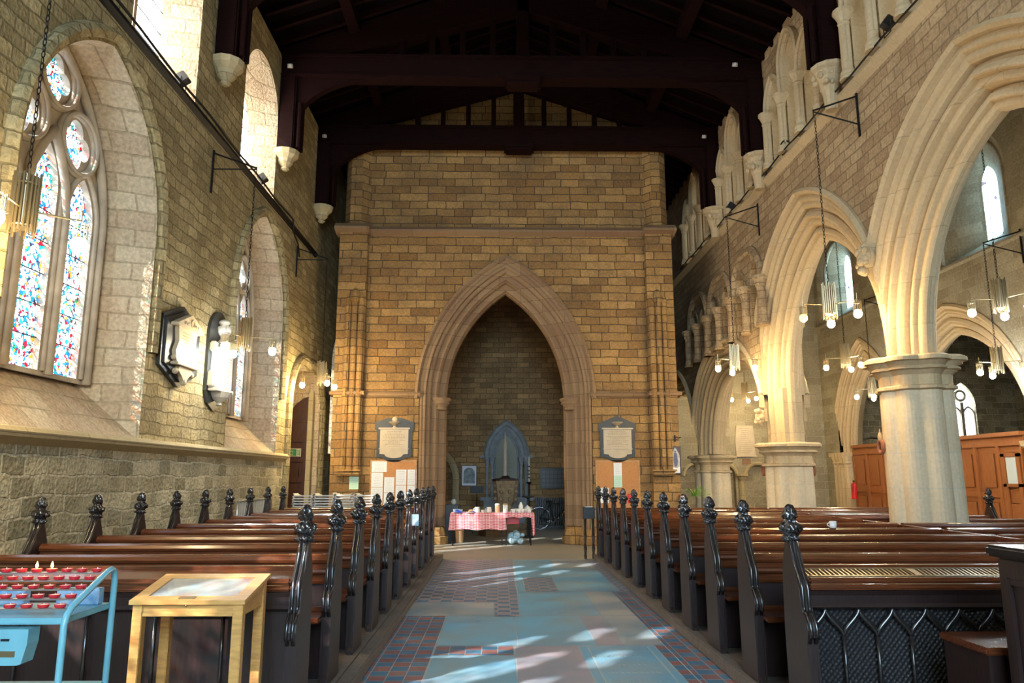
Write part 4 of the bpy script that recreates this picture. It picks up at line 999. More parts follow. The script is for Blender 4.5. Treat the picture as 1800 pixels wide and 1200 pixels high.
t = thing('low_bench', 'low brown wooden bench end between the front desk and the black stall', 'bench', (2.62, 4.12, 0))
bm = NB(); bbox(bm, -.02, 1.0, .0, .44, .66, .70, .01); obj('seat', bm, M['pew'], t)
bm = NB(); box(bm, .0, 1.0, .02, .42, 0, .66); obj('side_panel', bm, M['pewend'], t)
# things on and by the pews
bm = NB(); lathe(bm, [(.035, 0), (.038, .02), (.04, .08), (.036, .08), (.033, .01)], 0, 0, 20)
path(bm, [(-.038 - .03 * math.sin(PI * k / 8), 0, .015 + .05 * k / 8) for k in range(9)], .006, 6)
o = obj('mug', bm, M['china'], None, smooth=True, loc=(3.95, ROW0 + DR * 4 + .03, ZP + .90)); tag(o, 'white mug standing on the top rail of a right pew', 'mug')
bm = NB(); box(bm, -.055, .055, -.002, .0, 0, .16); o = obj('paper_notice', bm, M['paperb'], None, loc=(-1.205, 11.0, .90)); tag(o, 'pale blue leaflet fixed to a left pew end', 'notice'); 
t = thing('collection_stand', 'small black box on turned legs at the last right pew', 'stand', (1.80, 15.05, 0))
bm = NB(); bbox(bm, -.11, .11, -.11, .11, .78, 1.0, .01); obj('box', bm, M['blackp'], t)
for sx in (-1, 1):
    for sy in (-1, 1):
        bm = NB(); lathe(bm, [(.014, 0), (.02, .05), (.012, .1), (.022, .2), (.012, .3), (.022, .45), (.012, .6), (.02, .78)], sx * .08, sy * .08, 8); obj('leg', bm, M['carve'], t)
bm = NB(); box(bm, -.07, .07, -.10, .08, 1.0, 1.008); obj('card', bm, M['paper'], t)

# ================================================================== CANDLE STAND
t = thing('votive_stand', 'blue enamelled votive candle stand at the bottom left corner', 'candle stand', (-1.86, 2.9, 0))
TZ = [1.118, 1.142, 1.166, 1.190, 1.213]; TYO = [.03, .105, .18, .25, .31]
for s in (-1, 1):
    bm = NB(); x = s * .265 - .005
    path(bm, [(x, .0, 0), (x, 0, 1.06), (x, .01, 1.09), (x, .035, 1.115), (x, .28, 1.215), (x, .31, 1.222), (x, .335, 1.212), (x, .345, 1.18), (x, .345, 0)], .0125, 10)
    obj('side_frame', bm, M['teal'], t, smooth=True)
bm = NB(); bbox(bm, -.26, .255, 0.0, .35, 1.062, 1.085, .004); obj('tray', bm, M['teal'], t)
bm = NB(); bbox(bm, -.26, .26, .0, .35, .755, .78, .004) ; obj('lower_shelf', bm, M['teal'], t)
for k in range(5):
    bm = NB(); box(bm, -.26, .255, TYO[k] - .014, TYO[k] + .014, TZ[k] - .008, TZ[k] - .002); obj('candle_rail', bm, M['steel'], t)
bm = NB(); prism(bm, [(-.30, .99), (-.30, 1.05), (-.02, 1.05), (-.02, 1.0), (-.035, .93), (-.05, .925), (-.28, .925)], 'y', -.02, .05)
cb = obj('coin_box', bm, M['teal'], t, loc=(.165, 0, 0))
bm = NB(); box(bm, -.13, -.06, -.024, -.019, .955, .975); obj('brass_plate', bm, M['brass'], cb)
bm = NB(); box(bm, -.115, -.085, -.024, -.019, 1.01, 1.017); obj('coin_slot', bm, M['blackp'], cb)
NAMES = ['bottom', 'second', 'middle', 'fourth', 'top']
col_n = ['first', 'second', 'third', 'fourth', 'fifth', 'sixth', 'last']
tl = None
for k in range(5):
    for j in range(7):
        lit = (k == 4 and j in (2, 3))
        x = -1.86 - .15 + j * .062 - .005 * k; y = 2.9 + TYO[k]; z = TZ[k] - .002
        lb = ('lit' if lit else 'unlit') + ' red tealight on the %s rail of the candle stand, %s from the left' % (NAMES[k], col_n[j])
        if tl is None:
            tl = thing('tealight', lb, 'candle', (x, y, z), 0, 'red tealights on the candle stand')
            bm = NB(); lathe(bm, [(.014, 0), (.019, .004), (.021, .014), (.0195, .014), (.0185, .011)], 0, 0, 18, cap=True); obj('case', bm, M['alu'], tl, smooth=False)
            bm = NB(); lathe(bm, [(.001, .0125), (.0188, .0125), (.0188, .0115)], 0, 0, 16); obj('wax', bm, M['wax'], tl)
            bm = NB(); tube(bm, (0, 0, .011), (.002, 0, .019), .0012, 5); obj('wick', bm, M['paper'], tl)
            TLK = kids(tl); o = tl
        else: o = dup(tl, (x, y, z), lb, tree=TLK)
        if lit:
            bm = NB(); lathe(bm, [(.001, .017), (.004, .020), (.0055, .026), (.0035, .034), (.0005, .043)], 0, 0, 10); f = obj('flame', bm, M['flame'], o, smooth=True)
            ld = bpy.data.lights.new('flame_light', 'POINT'); ld.energy = .25; ld.color = (1, .5, .15); ld.shadow_soft_size = .01
            lo = bpy.data.objects.new('flame_light', ld); C.objects.link(lo); lo.parent = o; lo.location = (0, 0, .05)
for i, (x0, x1, lb) in enumerate(((-2.08, -1.93, 'blue box of candles on the candle stand tray, left one'), (-1.80, -1.63, 'blue patterned leaflet box at the back of the candle stand tray'))):
    bm = NB(); bbox(bm, x0, x1, 3.185, 3.23, 1.086, 1.150, .003); o = obj('candle_box', bm, simple('blue_print_card', (.06, .28, .60), .5, noise=.6, nscale=25, col2=(.6, .75, .85)), None); tag(o, lb, 'box')

# ================================================================== DISPLAY CASE
t = thing('display_case', 'light oak display table with sloping glass lid in front of the left desk', 'display case', (-1.70, 4.28, 0))
X0, X1, Y0, Y1 = -.30, .30, 0, .42; ZB, ZF, ZK = .845, .935, 1.015
def zt(y): return ZF + (ZK - ZF) * (y - Y0) / (Y1 - Y0)
for sx in (X0, X1 - .055):
    for sy in (Y0, Y1 - .055):
        bm = NB(); bbox(bm, sx, sx + .055, sy, sy + .055, 0, zt(sy) - .02, .004); obj('leg', bm, M['oak'], t)
bm = NB(); bbox(bm, X0 + .05, X1 - .05, Y0 + .008, Y0 + .028, ZB, ZF - .012, .003); bbox(bm, X0 + .05, X1 - .05, Y0 + .004, Y0 + .03, ZB, ZB + .022, .003); obj('front_rail', bm, M['oak'], t)
for sx in (X0 + .008, X1 - .028):
    bm = NB(); prism(bm, [(Y0 + .05, ZB), (Y1 - .05, ZB), (Y1 - .05, zt(Y1 - .05) - .012), (Y0 + .05, zt(Y0 + .05) - .012)], 'x', sx, sx + .02); obj('side_rail', bm, M['oak'], t)
bm = NB(); box(bm, X0 + .05, X1 - .05, Y1 - .028, Y1 - .008, ZB, ZK - .02); obj('back_rail', bm, M['oak'], t)
bm = NB(); box(bm, X0 + .03, X1 - .03, Y0 + .03, Y1 - .03, ZB + .01, ZB + .02); obj('bottom_board', bm, M['oak'], t)
bm = NB(); o_ = .015; fw = .055
for xa, xb, ya, yb in ((X0 - o_, X1 + o_, Y0 - o_, Y0 + fw), (X0 - o_, X1 + o_, Y1 - fw, Y1 + o_), (X0 - o_, X0 + fw, Y0 + fw, Y1 - fw), (X1 - fw, X1 + o_, Y0 + fw, Y1 - fw)):
    vs = [bm.verts.new((x, y, zt(y) + dz)) for dz in (-.022, 0) for x, y in ((xa, ya), (xb, ya), (xb, yb), (xa, yb))]
    for f in ((3, 2, 1, 0), (4, 5, 6, 7), (0, 1, 5, 4), (1, 2, 6, 5), (2, 3, 7, 6), (3, 0, 4, 7)): bm.faces.new([vs[i] for i in f])
obj('lid_frame', bm, M['oak'], t)
bm = NB(); a_, b_ = Y0 + fw, Y1 - fw
prism(bm, [(a_, zt(a_) - .010), (b_, zt(b_) - .010), (b_, zt(b_) - .006), (a_, zt(a_) - .006)], 'x', X0 + fw, X1 - fw); obj('glass', bm, M['clear'], t)
bm = NB(); ball(bm, (-.01, Y0 - .004, .905), .007, n=8); obj('knob', bm, M['brass'], t)
bm = NB(); prism(bm, [(Y0 + .008, zt(Y0 + .008) + .001), (Y0 + .04, zt(Y0 + .04) + .001), (Y0 + .04, zt(Y0 + .04) + .004), (Y0 + .008, zt(Y0 + .008) + .004)], 'x', -.06, .03); obj('plate', bm, M['brass'], t)
t = thing('open_book', 'open white book lying inside the oak display case', 'book', (-1.70, 4.49, .868))
bm = NB()
for s in (-1, 1):
    pts = [(s * .002, .0), (s * .002, .022), (s * .05, .030), (s * .12, .024), (s * .19, .014), (s * .19, 0)]
    if s > 0: pts = pts[::-1]
    prism(bm, pts, 'y', -.13, .13)
obj('pages', bm, M['paper'], t)
bm = NB(); box(bm, -.2, .2, -.14, .14, -.003, .0); obj('cover', bm, M['doord'], t)

# ================================================================== WALL TABLETS
def lines(parent, x0, x1, z0, z1, n, mk, y, rnd, h=.008, name='inscription'):
    bm = NB()
    for i in range(n):
        z = z1 - (z1 - z0) * (i + .5) / n; w = (x1 - x0) * rnd.uniform(.45, .98) / 2; c = (x0 + x1) / 2; x = c - w
        while x < c + w:
            l = rnd.uniform(.02, .06); box(bm, x, min(x + l, c + w), y - .0015, y, z - h / 2, z + h / 2); x += l + .012
    obj(name, bm, mk, parent)
rnd = random.Random(3)
for xc, lb, st in ((-2.52, 'left of the tower arch', 0), (2.89, 'right of the tower arch', 1)):
    t = thing('memorial_tablet', 'cream memorial tablet with urn on dark slate ' + lb, 'memorial', (xc, TY, 2.0), 0, 'memorial tablets beside the tower arch')
    bm = NB()
    w_, h_ = .46, .92
    top = [(.0, 1.06), (.46, .86), (.46, .70), (.42, .68)] if st else [(0, 1.0), (.22, .98), (.36, .92), (.47, .90), (.47, .72), (.42, .68)]
    rt = top + [(.42, .06), (.24, .04)] + [(.24 * math.cos(a), .04 - .10 * math.sin(a)) for a in [PI / 2 * k / 6 for k in range(1, 7)]]
    prism(bm, rt + [(-x, z) for x, z in reversed(rt) if x > 0], 'y', -.04, 0); obj('slate_backing', bm, M['slate'], t)
    bm = NB(); rt = [(.0, .74), (.34, .74), (.34, .13), (.22, .13)] + [(.22 * math.cos(a), .11 - .085 * math.sin(a)) for a in [PI / 2 * k / 6 for k in range(0, 7)]]
    rt = [p for p in rt if p[0] > 1e-6 or p[1] < .1 or p[1] > .7]
    pts = [(.34, .74), (.34, .13)] + [(.22 * math.cos(a), .12 - .09 * math.sin(a)) for a in [PI * k / 12 for k in range(13)]] + [(-.34, .13), (-.34, .74)]
    prism(bm, pts, 'y', -.065, -.04); bbox(bm, -.38, .38, -.10, -.04, .72, .76, .008); bbox(bm, -.36, .36, -.08, -.04, .245, .262, .004); obj('marble_panel', bm, M['cmarble'], t)
    bm = NB(); lathe(bm, [(.06, .76), (.03, .79), (.03, .81), (.13, .87), (.15, .90), (.13, .905)], 0, -.04, 16)
    if not st: ball(bm, (0, -.03, .96), .07, 1, .5, 1, 10); 
    obj('urn', bm, M['cmarble'], t)
    lines(t, -.29, .29, .30, .68, 11, M['ink'], -.066, rnd)
# hexagonal tablet on left wall (faces +X)
def on_left(name, label, y, z, group=None): 
    t = thing(name, label, 'memorial', (-4.6, y, z), R(90), group); return t   # local x -> +Y, local -y -> +X
t = on_left('memorial_tablet', 'cream tablet with scrolls on hexagonal dark slate, left wall', 10.50, 2.86, 'memorial tablets on the left wall')
bm = NB(); prism(bm, [(0, 1.15), (.62, .92), (.62, .22), (0, -.02), (-.62, .22), (-.62, .92)][::-1], 'y', -.06, 0); prism(bm, [(0, 1.08), (.55, .88), (.55, .26), (0, .05), (-.55, .26), (-.55, .88)][::-1], 'y', -.09, -.06); obj('slate_backing', bm, M['slate'], t)
bm = NB(); prism(bm, [(-.30, .30), (.30, .30), (.36, .45), (.28, .60), (.32, .80), (-.32, .80), (-.28, .60), (-.36, .45)], 'y', -.15, -.09); prism(bm, [(-.44, .80), (.44, .80), (.44, .84), (0, 1.02), (-.44, .84)], 'y', -.20, -.09); bbox(bm, -.38, .38, -.20, -.09, .26, .30, .008)
prism(bm, [(-.2, .26), (-.24, .2), (-.1, .12), (0, .02), (.1, .12), (.24, .2), (.2, .26)], 'y', -.15, -.09)
for s in (-1, 1): ball(bm, (s * .27, -.12, .18), .045, n=8); ball(bm, (s * .35, -.12, .36), .04, n=8)
ball(bm, (0, -.13, .05), .05, n=8); obj('marble_panel', bm, M['cmarble'], t)
bm = NB(); path(bm, [(.06 * math.cos(2 * PI * k / 14), -.205, .89 + .05 * math.sin(2 * PI * k / 14)) for k in range(14)], .012, 6, True)
for s in (-1, 1): path(bm, [(s * (.10 + .02 * k), -.205, .86 + .015 * math.sin(k * 1.4)) for k in range(9)], .012, 6)
obj('scroll_carving', bm, M['cmarble'], t); lines(t, -.24, .24, .36, .76, 9, M['ink'], -.152, rnd)
t = on_left('memorial_tablet', 'white tablet with urn on pointed dark slate beside the far left window', 11.92, 2.62, 'memorial tablets on the left wall')
ar = Arch(0, .40, .30, 1.2, .42)
bm = NB(); prism(bm, ar.loop()[::-1], 'y', -.05, 0); prism(bm, [(-.4, .3), (-.3, .12), (0, .0), (.3, .12), (.4, .3)], 'y', -.04, 0); obj('slate_backing', bm, M['slate'], t)
bm = NB(); bbox(bm, -.33, .33, -.22, -.05, .30, .36, .01); bbox(bm, -.28, .28, -.20, -.05, .36, .95, .01); prism(bm, [(-.34, .95), (.34, .95), (.34, .99), (0, 1.12), (-.34, .99)], 'y', -.23, -.05)
bbox(bm, -.39, -.28, -.16, -.05, .36, .62, .02); bbox(bm, -.39, -.28, -.16, -.05, .92, 1.08, .02); bbox(bm, .28, .39, -.16, -.05, .36, .62, .02); bbox(bm, .28, .39, -.16, -.05, .92, 1.08, .02)
lathe(bm, [(.02, .08), (.05, .10), (.03, .13), (.14, .22), (.20, .30)], 0, -.12, 14); obj('marble_panel', bm, M['white'], t)
bm = NB(); lathe(bm, [(.06, 1.08), (.10, 1.12), (.05, 1.17), (.05, 1.2), (.11, 1.28), (.12, 1.36), (.06, 1.40), (.09, 1.43), (.09, 1.46), (.03, 1.5)], 0, -.12, 16); obj('urn', bm, M['white'], t, smooth=True)
lines(t, -.23, .23, .44, .88, 9, M['ink'], -.202, rnd)

# ================================================================== NOTICE BOARDS
def sheetp(parent_lbl, x, z, w, h, mat, label, name='paper_notice', y=TY - .035, ln=8):
    t = thing(name, label, 'notice', (x, y, z), 0, 'notices on the boards')
    bm = NB(); box(bm, -w / 2, w / 2, -.002, 0, -h / 2, h / 2); obj('sheet', bm, mat, t)
    lines(t, -w * .4, w * .4, -h * .42, h * .42, ln, simple('print', (.45, .47, .5), .7), -.003, rnd, h=.006, name='print_lines')
    return t
for xc, w_, lb in ((-2.52, .52, 'covered in white papers left of the tower arch'), (2.88, .50, 'mostly empty with a pale strip right of the tower arch')):
    t = thing('notice_board', 'wooden framed cork notice board ' + lb, 'notice board', (xc, TY, 1.42), 0, 'cork notice boards')
    bm = NB(); box(bm, -w_, w_, -.025, 0, -.55, .53); obj('cork', bm, M['cork'], t)
    bm = NB(); f = .035
    for a in ((-w_ - f, w_ + f, .53, .53 + f), (-w_ - f, w_ + f, -.55 - f, -.55), (-w_ - f, -w_, -.55, .53), (w_, w_ + f, -.55, .53)): bbox(bm, a[0], a[1], -.04, 0, a[2], a[3], .004)
    obj('frame', bm, M['corkf'], t)
for i, (x, z, w_, h_, lb) in enumerate(((-2.82, 1.83, .36, .25, 'landscape paper at the top left corner'), (-2.86, 1.52, .28, .34, 'paper below the top left sheet'), (-2.86, 1.15, .28, .38, 'paper at the bottom left corner'), (-2.57, 1.40, .24, .36, 'paper in the second column from the left'), (-2.57, 1.05, .24, .32, 'low paper in the second column'), (-2.29, 1.58, .25, .36, 'upper paper in the third column'), (-2.29, 1.21, .25, .36, 'lower paper in the third column'), (-2.03, 1.58, .22, .36, 'upper paper in the right column'), (-2.03, 1.18, .22, .42, 'lower paper in the right column'))):
    sheetp('', x - .04, z, w_, h_, M['paper'], 'white ' + lb + ' of the left board')
sheetp('', 2.88, 1.77, .20, .30, M['paper'], 'white upper half of the strip on the right board', ln=5); sheetp('', 2.88, 1.48, .20, .28, M['paperg'], 'pale green lower sheet of the strip on the right board', ln=5)
sheetp('', 2.55, 1.15, .20, .36, M['paper'], 'white paper low on the left side of the right board'); 
t = sheetp('', 3.20, 1.08, .20, .22, M['red'], 'red poster low on the right side of the right board', ln=4)
sheetp('', -3.42, 1.45, .22, .30, M['paperg'], 'pale green notice on the corner stone left of the left board', y=TY - .205, ln=5)
# painting and plant on tower corner
t = thing('icon_painting', 'narrow framed painting of a robed figure on the tower corner', 'painting', (4.24, TY - .21, 1.98))
bm = NB(); box(bm, -.13, .13, -.03, 0, -.33, .33); obj('frame', bm, M['doord'], t)
bm = NB(); box(bm, -.115, .115, -.034, -.03, -.315, .315); obj('ground', bm, simple('painted_dark_blue_ground', (.06, .06, .10), .5), t)
bm = NB(); prism(bm, [(-.09, -.28), (.1, -.3), (.1, .12), (.03, .26), (0, .30), (-.03, .26), (-.09, .1)], 'y', -.037, -.034); obj('pale_field', bm, simple('painted_pale_field', (.5, .48, .45), .5, noise=.4, nscale=14), t)
bm = NB(); ball(bm, (0, -.038, .20), .022, 1, .1, 1.2, 8); prism(bm, [(-.035, .17), (.035, .17), (.06, -.02), (.03, -.15), (-.03, -.15), (-.05, 0)], 'y', -.040, -.037); obj('robed_figure', bm, simple('painted_robe', (.10, .12, .22), .5), t)
bm = NB(); prism(bm, [(-.08, -.3), (.1, -.3), (.1, -.15), (.02, -.19), (-.07, -.16)], 'y', -.040, -.037); obj('pale_foreground', bm, M['paper'], t)
t = thing('hook_bracket', 'small black hook above the framed painting', 'bracket', (4.25, TY - .2, 2.5))
bm = NB(); box(bm, -.02, .02, -.02, 0, -.08, .08); tube(bm, (0, -.02, .03), (.14, -.10, .02), .008, 6); tube(bm, (0, -.02, -.05), (.12, -.09, .02), .006, 6); obj('hook', bm, M['iron'], t)
t = thing('wall_planter', 'terracotta pot with trailing green fern on the tower corner', 'plant', (4.50, TY - .35, 1.12))
bm = NB(); lathe(bm, [(.06, -.1), (.09, 0), (.10, .02), (.10, .05), (.085, .05)], -.15, 0, 14); obj('pot', bm, M['terra'], t)
bm = NB(); rr = random.Random(5)
for k in range(46):
    a = rr.uniform(0, 2 * PI); L_ = rr.uniform(.15, .42); h = rr.uniform(-.05, .22); pts = [(.12 + math.cos(a) * L_ * u, math.sin(a) * L_ * u * .6, .03 + h * math.sin(u * PI * .7)) for u in (0, .35, .7, 1)]
    for p, q in zip(pts, pts[1:]):
        d = Vector(q) - Vector(p); n_ = Vector((-d.y, d.x, 0)).normalized() * .018
        bm.faces.new([bm.verts.new(Vector(p) - n_), bm.verts.new(Vector(q) - n_ * .6), bm.verts.new(Vector(q) + n_ * .6 + Vector((0, 0, .01))), bm.verts.new(Vector(p) + n_)])
obj('fronds', bm, M['leaf'], t)

# ================================================================== TEA TABLES
for x0, x1, lb in ((-1.10, .12, 'longer folding table under the gingham cloth'), (.16, .80, 'shorter folding table at the right of the tea tables')):
    t = thing('folding_table', lb, 'table', (0, TY - .15, 0), 0, 'tea tables')
    bm = NB(); box(bm, x0, x1, 0, .68, .715, .74); obj('tabletop', bm, M['white'], t)
    for x in (x0 + .03, x1 - .03):
        for y in (.03, .62):
            bm = NB(); tube(bm, (x, y, 0), (x, y, .715), .014, 8); obj('leg', bm, M['iron'], t)
def cloth(x0, x1, drop, dropr, label, mat='gingham'):
    bm = NB(); y0 = TY - .16; n = 40; rows = []
    rr = random.Random(9)
    for j in range(14):
        row = []
        for i in range(n + 1):
            x = x0 + (x1 - x0) * i / n
            if j < 6: y = y0 + .70 - .70 * j / 5; z = .747
            else:
                f = (j - 5) / 8; y = y0 - .012 * math.sin(i * .9) * f - .01 * f; z = .747 - drop * f - .012 * math.sin(i * .35 + 1) * f
                x = x + (-.04 if i == 0 else .03 if i == n else 0) * f
            row.append(bm.verts.new((x, y, z)))
        rows.append(row)
    for a, b in zip(rows, rows[1:]):
        for i in range(n): bm.faces.new((a[i], a[i + 1], b[i + 1], b[i]))
    if dropr:   # corner hanging down at the right
        q = []
        for k, (y, z) in enumerate(((y0, .747), (y0 - .01, .55), (y0 + .04, .28), (y0 + .12, .20), (y0 + .22, .45), (y0 + .5, .60), (y0 + .7, .74))):
            q.append((y, z))
        A_ = [bm.verts.new((x1 + .01 + .02 * math.sin(k), y, z)) for k, (y, z) in enumerate(q)]
        B_ = [bm.verts.new((x1, y, .747)) for y, z in q]
        for k in range(len(q) - 1): bm.faces.new((A_[k], A_[k + 1], B_[k + 1], B_[k]))
        c = [bm.verts.new(p) for p in ((x1 - .06, y0 - .015, .70), (x1 + .02, y0 - .015, .70), (x1 + .015, y0 - .02, .25), (x1 - .02, y0 - .02, .22))]; bm.faces.new(c)
    o = obj('tablecloth', bm, M[mat], None, smooth=True); tag(o, label, 'tablecloth', 'gingham tablecloths'); return o
cloth(-1.13, .17, .38, False, 'red and white gingham cloth hanging deep over the longer tea table')
cloth(.17, .84, .10, True, 'red and white gingham cloth on the shorter tea table with a hanging corner')
def vessel(name, label, cat, x, y, prof, mat, handle=None, group='tea things on the tables', z=.75):
    t = thing(name, label, cat, (x, y, z), 0, group)
    bm = NB(); lathe(bm, prof, 0, 0, 18); obj('body', bm, M[mat] if isinstance(mat, str) else mat, t, smooth=True)
    if handle:
        s, r_, zc, hh = handle; bm = NB(); path(bm, [(s * (r_ + .03 * math.sin(PI * k / 8)), 0, zc - hh / 2 + hh * k / 8) for k in range(9)], .006, 6); obj('handle', bm, M['china'], t)
    return t
jug = [(.045, 0), (.06, .02), (.065, .06), (.05, .10), (.058, .13), (.053, .13), (.045, .1)]
cup = [(.025, 0), (.03, .01), (.042, .07), (.038, .07)]
vessel('jug', 'white china jug standing left of the middle of the long tea table', 'jug', -.50, 18.05, jug, 'china', (-1, .06, .07, .08))
vessel('jug', 'white china jug near the two tall storage jars', 'jug', -.22, 18.05, jug, 'china', (-1, .06, .07, .08))
vessel('cup', 'small white cup between the two jugs', 'cup', -.37, 18.0, cup, 'china', (1, .04, .04, .04))
for x, lb in ((-.02, 'left one'), (.17, 'right one')):
    t = vessel('storage_jar', 'tall tan lidded jar on the tea tables, ' + lb, 'jar', x, 18.06, [(.055, 0), (.058, .01), (.058, .17), (.05, .18)], 'tan' if x < 0 else M['china'])
    bm = NB(); lathe(bm, [(.06, .18), (.06, .205), (.03, .215), (.001, .215)], 0, 0, 18); obj('lid', bm, M['china'] if x < 0 else M['tan'], t)
for x, y, lb in ((.36, 18.0, 'front left of the short table'), (.44, 18.15, 'behind the front left cup'), (.57, 18.02, 'middle of the short table'), (.66, 18.1, 'right of the milk bottle'), (.74, 18.02, 'at the right end'), (.50, 17.99, 'beside the milk bottle')):
    vessel('cup', 'white china cup at the ' + lb, 'cup', x, y, [(.035, 0), (.042, .02), (.055, .09), (.05, .09)], 'china', (-1, .05, .05, .05))
t = vessel('teapot', 'white teapot at the right end of the short tea table', 'teapot', .70, 18.22, [(.05, 0), (.08, .04), (.085, .09), (.06, .13), (.02, .15), (.012, .17)], 'china', (1, .085, .08, .08))
t = vessel('milk_bottle', 'tall white plastic bottle on the short tea table', 'bottle', .54, 18.1, [(.05, 0), (.055, .02), (.055, .16), (.03, .20), (.025, .23), (.02, .24)], 'china')
for x, m_, lb in ((-.95, 'blue', 'blue plate with packets at the left end of the long table'), (-.66, 'tan', 'plate of biscuits on the long table'), (-.40 - .15, 'blue', 'blue plate between the biscuits and the jugs')):
    t = thing('plate', lb, 'plate', (x, 17.99 + (.12 if x == -.55 else 0), .75), 0, 'plates on the tea table')
    bm = NB(); lathe(bm, [(.06, 0), (.11, .015), (.105, .018), (.06, .006)], 0, 0, 20); obj('dish', bm, M['blue'] if m_ == 'blue' else M['china'], t)
    rr = random.Random(int(x * 100))
    bm = NB()
    for k in range(9): bbox(bm, *(lambda a, b, c: (a - .03, a + .03, b - .02, b + .02, c, c + .018))(rr.uniform(-.05, .05), rr.uniform(-.05, .05), .012 + .006 * k), .004)
    obj('food', bm, M[m_], t)
bm = NB(); lathe(bm, [(.10, 0), (.12, .07), (.115, .07)], 0, 0, 20); o = obj('serving_bowl', bm, M['paperb'], None, loc=(-.97, 18.25, .75)); tag(o, 'pale blue bowl at the back left of the long tea table', 'bowl')
t = thing('shopping_bag', 'crumpled pale blue plastic bags under the short tea table', 'bag', (.42, 18.25, 0))
bm = NB()
for k in range(14): ball(bm, (rnd.uniform(-.15, .17), rnd.uniform(-.1, .1), rnd.uniform(.07, .22)), rnd.uniform(.06, .10), 1, 1, rnd.uniform(.7, 1.1), 8)
obj('bag_body', bm, M['plastic'], t)
bm = NB(); path(bm, [(-.08 + .02 * k, 0, .26 + .07 * math.sin(PI * k / 8)) for k in range(9)], .008, 6); obj('handle', bm, M['plastic'], t)
bm = NB(); box(bm, .20, .50, 18.25, 18.27, .47, .70); o = obj('red_cloth', bm, M['red'], None); tag(o, 'red cloth hanging behind the short tea table', 'cloth')
bm = NB(); lathe(bm, [(.09, 0), (.11, .3), (.105, .3)], 0, 0, 18); o = obj('waste_bin', bm, M['tan'], None, loc=(-.95, 18.75, 0)); tag(o, 'tan round bin under the left end of the long tea table', 'bin')
t = thing('side_cabinet', 'narrow black cabinet in the tower arch beside the left jamb', 'cabinet', (-1.17, 19.25, 0))
bm = NB(); bbox(bm, -.17, .17, -.17, .17, 0, .90, .01); obj('body', bm, M['blackp'], t)
bm = NB(); box(bm, -.15, .15, -.18, -.17, .05, .42); box(bm, -.15, .15, -.18, -.17, .46, .86); obj('door', bm, M['slate'], t)
vessel('glass_jar', 'clear glass jar on the black cabinet', 'jar', -1.13, 19.2, [(.05, 0), (.07, .05), (.06, .12), (.03, .14)], 'clear', None, None, .90)

# ================================================================== TOWER INTERIOR THINGS
ld = bpy.data.lights.new('porch_daylight', 'AREA'); ld.shape = 'RECTANGLE'; ld.size = 1.4; ld.size_y = 2.2; ld.energy = 6; ld.color = (.65, .85, 1)
lo = bpy.data.objects.new('porch_daylight', ld); C.objects.link(lo); lo.location = (2.95, 21.3, 1.6); lo.rotation_euler = (0, R(90), 0)
t = thing('stone_font', 'carved stone font on a stem in the middle of the tower base', 'font', (.20, 21.2, 0))
bm = NB(); lathe(bm, [(.75, 0), (.75, .15), (.55, .16), (.55, .30)], 0, 0, 8); obj('step', bm, M['font'], t)
bm = NB(); lathe(bm, [(.30, .30), (.30, .38), (.20, .45), (.19, .80), (.24, .86)], 0, 0, 16, lob(.12, 8)); obj('stem', bm, M['font'], t)
bm = NB(); lathe(bm, [(.22, .84), (.27, .90), (.31, 1.1), (.35, 1.38), (.37, 1.44), (.37, 1.48)], 0, 0, 8)
for k in range(8):
    a = PI / 8 + k * PI / 4
    for z in (.98, 1.18, 1.34): ball(bm, (.31 * math.cos(a), .31 * math.sin(a), z), .06, n=7)
obj('bowl', bm, M['font'], t)
bm = NB(); lathe(bm, [(.38, 1.48), (.38, 1.52), (.15, 1.56), (.08, 1.62), (.01, 1.62)], 0, 0, 16); obj('cover', bm, M['doord'], t)
t = thing('paschal_spire', 'tall thin white tapering spire rising above the font cover', 'spire', (.19, 21.2, 1.62))
bm = NB(); lathe(bm, [(.055, 0), (.05, .05), (.045, .75), (.06, .76), (.03, 1.0), (.008, 1.22)], 0, 0, 8); obj('spire', bm, M['white'], t)
# niche monument on the west wall
t = thing('niche_monument', 'grey pointed stone niche with columns and inscribed slab on the west wall', 'monument', (.26, 24.0, 0))
na = Arch(0, .40, .95, 2.20, .80)
bm = NB(); band(bm, 'y', 0, -1, na, [(.34, 0), (.34, .12), (.28, .20), (.20, .16), (.16, .10), (.08, .14), (0, .08), (0, 0)], zl=2.2, zr=2.2); bbox(bm, -.85, -.55, -.16, 0, 2.18, 2.26, .01); bbox(bm, .55, .85, -.16, 0, 2.18, 2.26, .01); obj('arch_hood', bm, M['grey'], t)
for s in (-1, 1):
    bm = NB()
    for dx in (.46, .62): lathe(bm, [(.07, .95), (.05, 1.0), (.05, 1.95), (.065, 1.97), (.06, 2.0), (.10, 2.16), (.11, 2.2)], s * dx, -.12, 12)
    obj('column', bm, M['grey'], t)
bm = NB(); bbox(bm, -.85, .85, -.22, 0, .84, .95, .02); bbox(bm, -.72, -.36, -.18, 0, .30, .84, .01); bbox(bm, .36, .72, -.18, 0, .30, .84, .01); box(bm, -.6, .6, -.12, 0, 0, .84); obj('plinth', bm, M['grey'], t)
bm = NB(); prism(bm, na.loop(), 'y', -.03, 0); obj('black_border', bm, M['blackp'], t)
bm = NB(); prism(bm, Arch(0, .33, 1.0, 2.2, .68).loop(), 'y', -.045, -.03); ins = obj('inscribed_slab', bm, simple('grey_green_slab', (.22, .23, .17), .5), t)
lines(t, -.26, .26, 1.05, 2.2, 9, M['ink'], -.046, rnd, h=.012)
t = thing('framed_print', 'framed engraving with arched picture left of the niche', 'picture', (-.93, 23.98, 1.62))
bm = NB(); box(bm, -.25, .25, -.03, .02, -.33, .33); obj('frame', bm, M['blackp'], t)
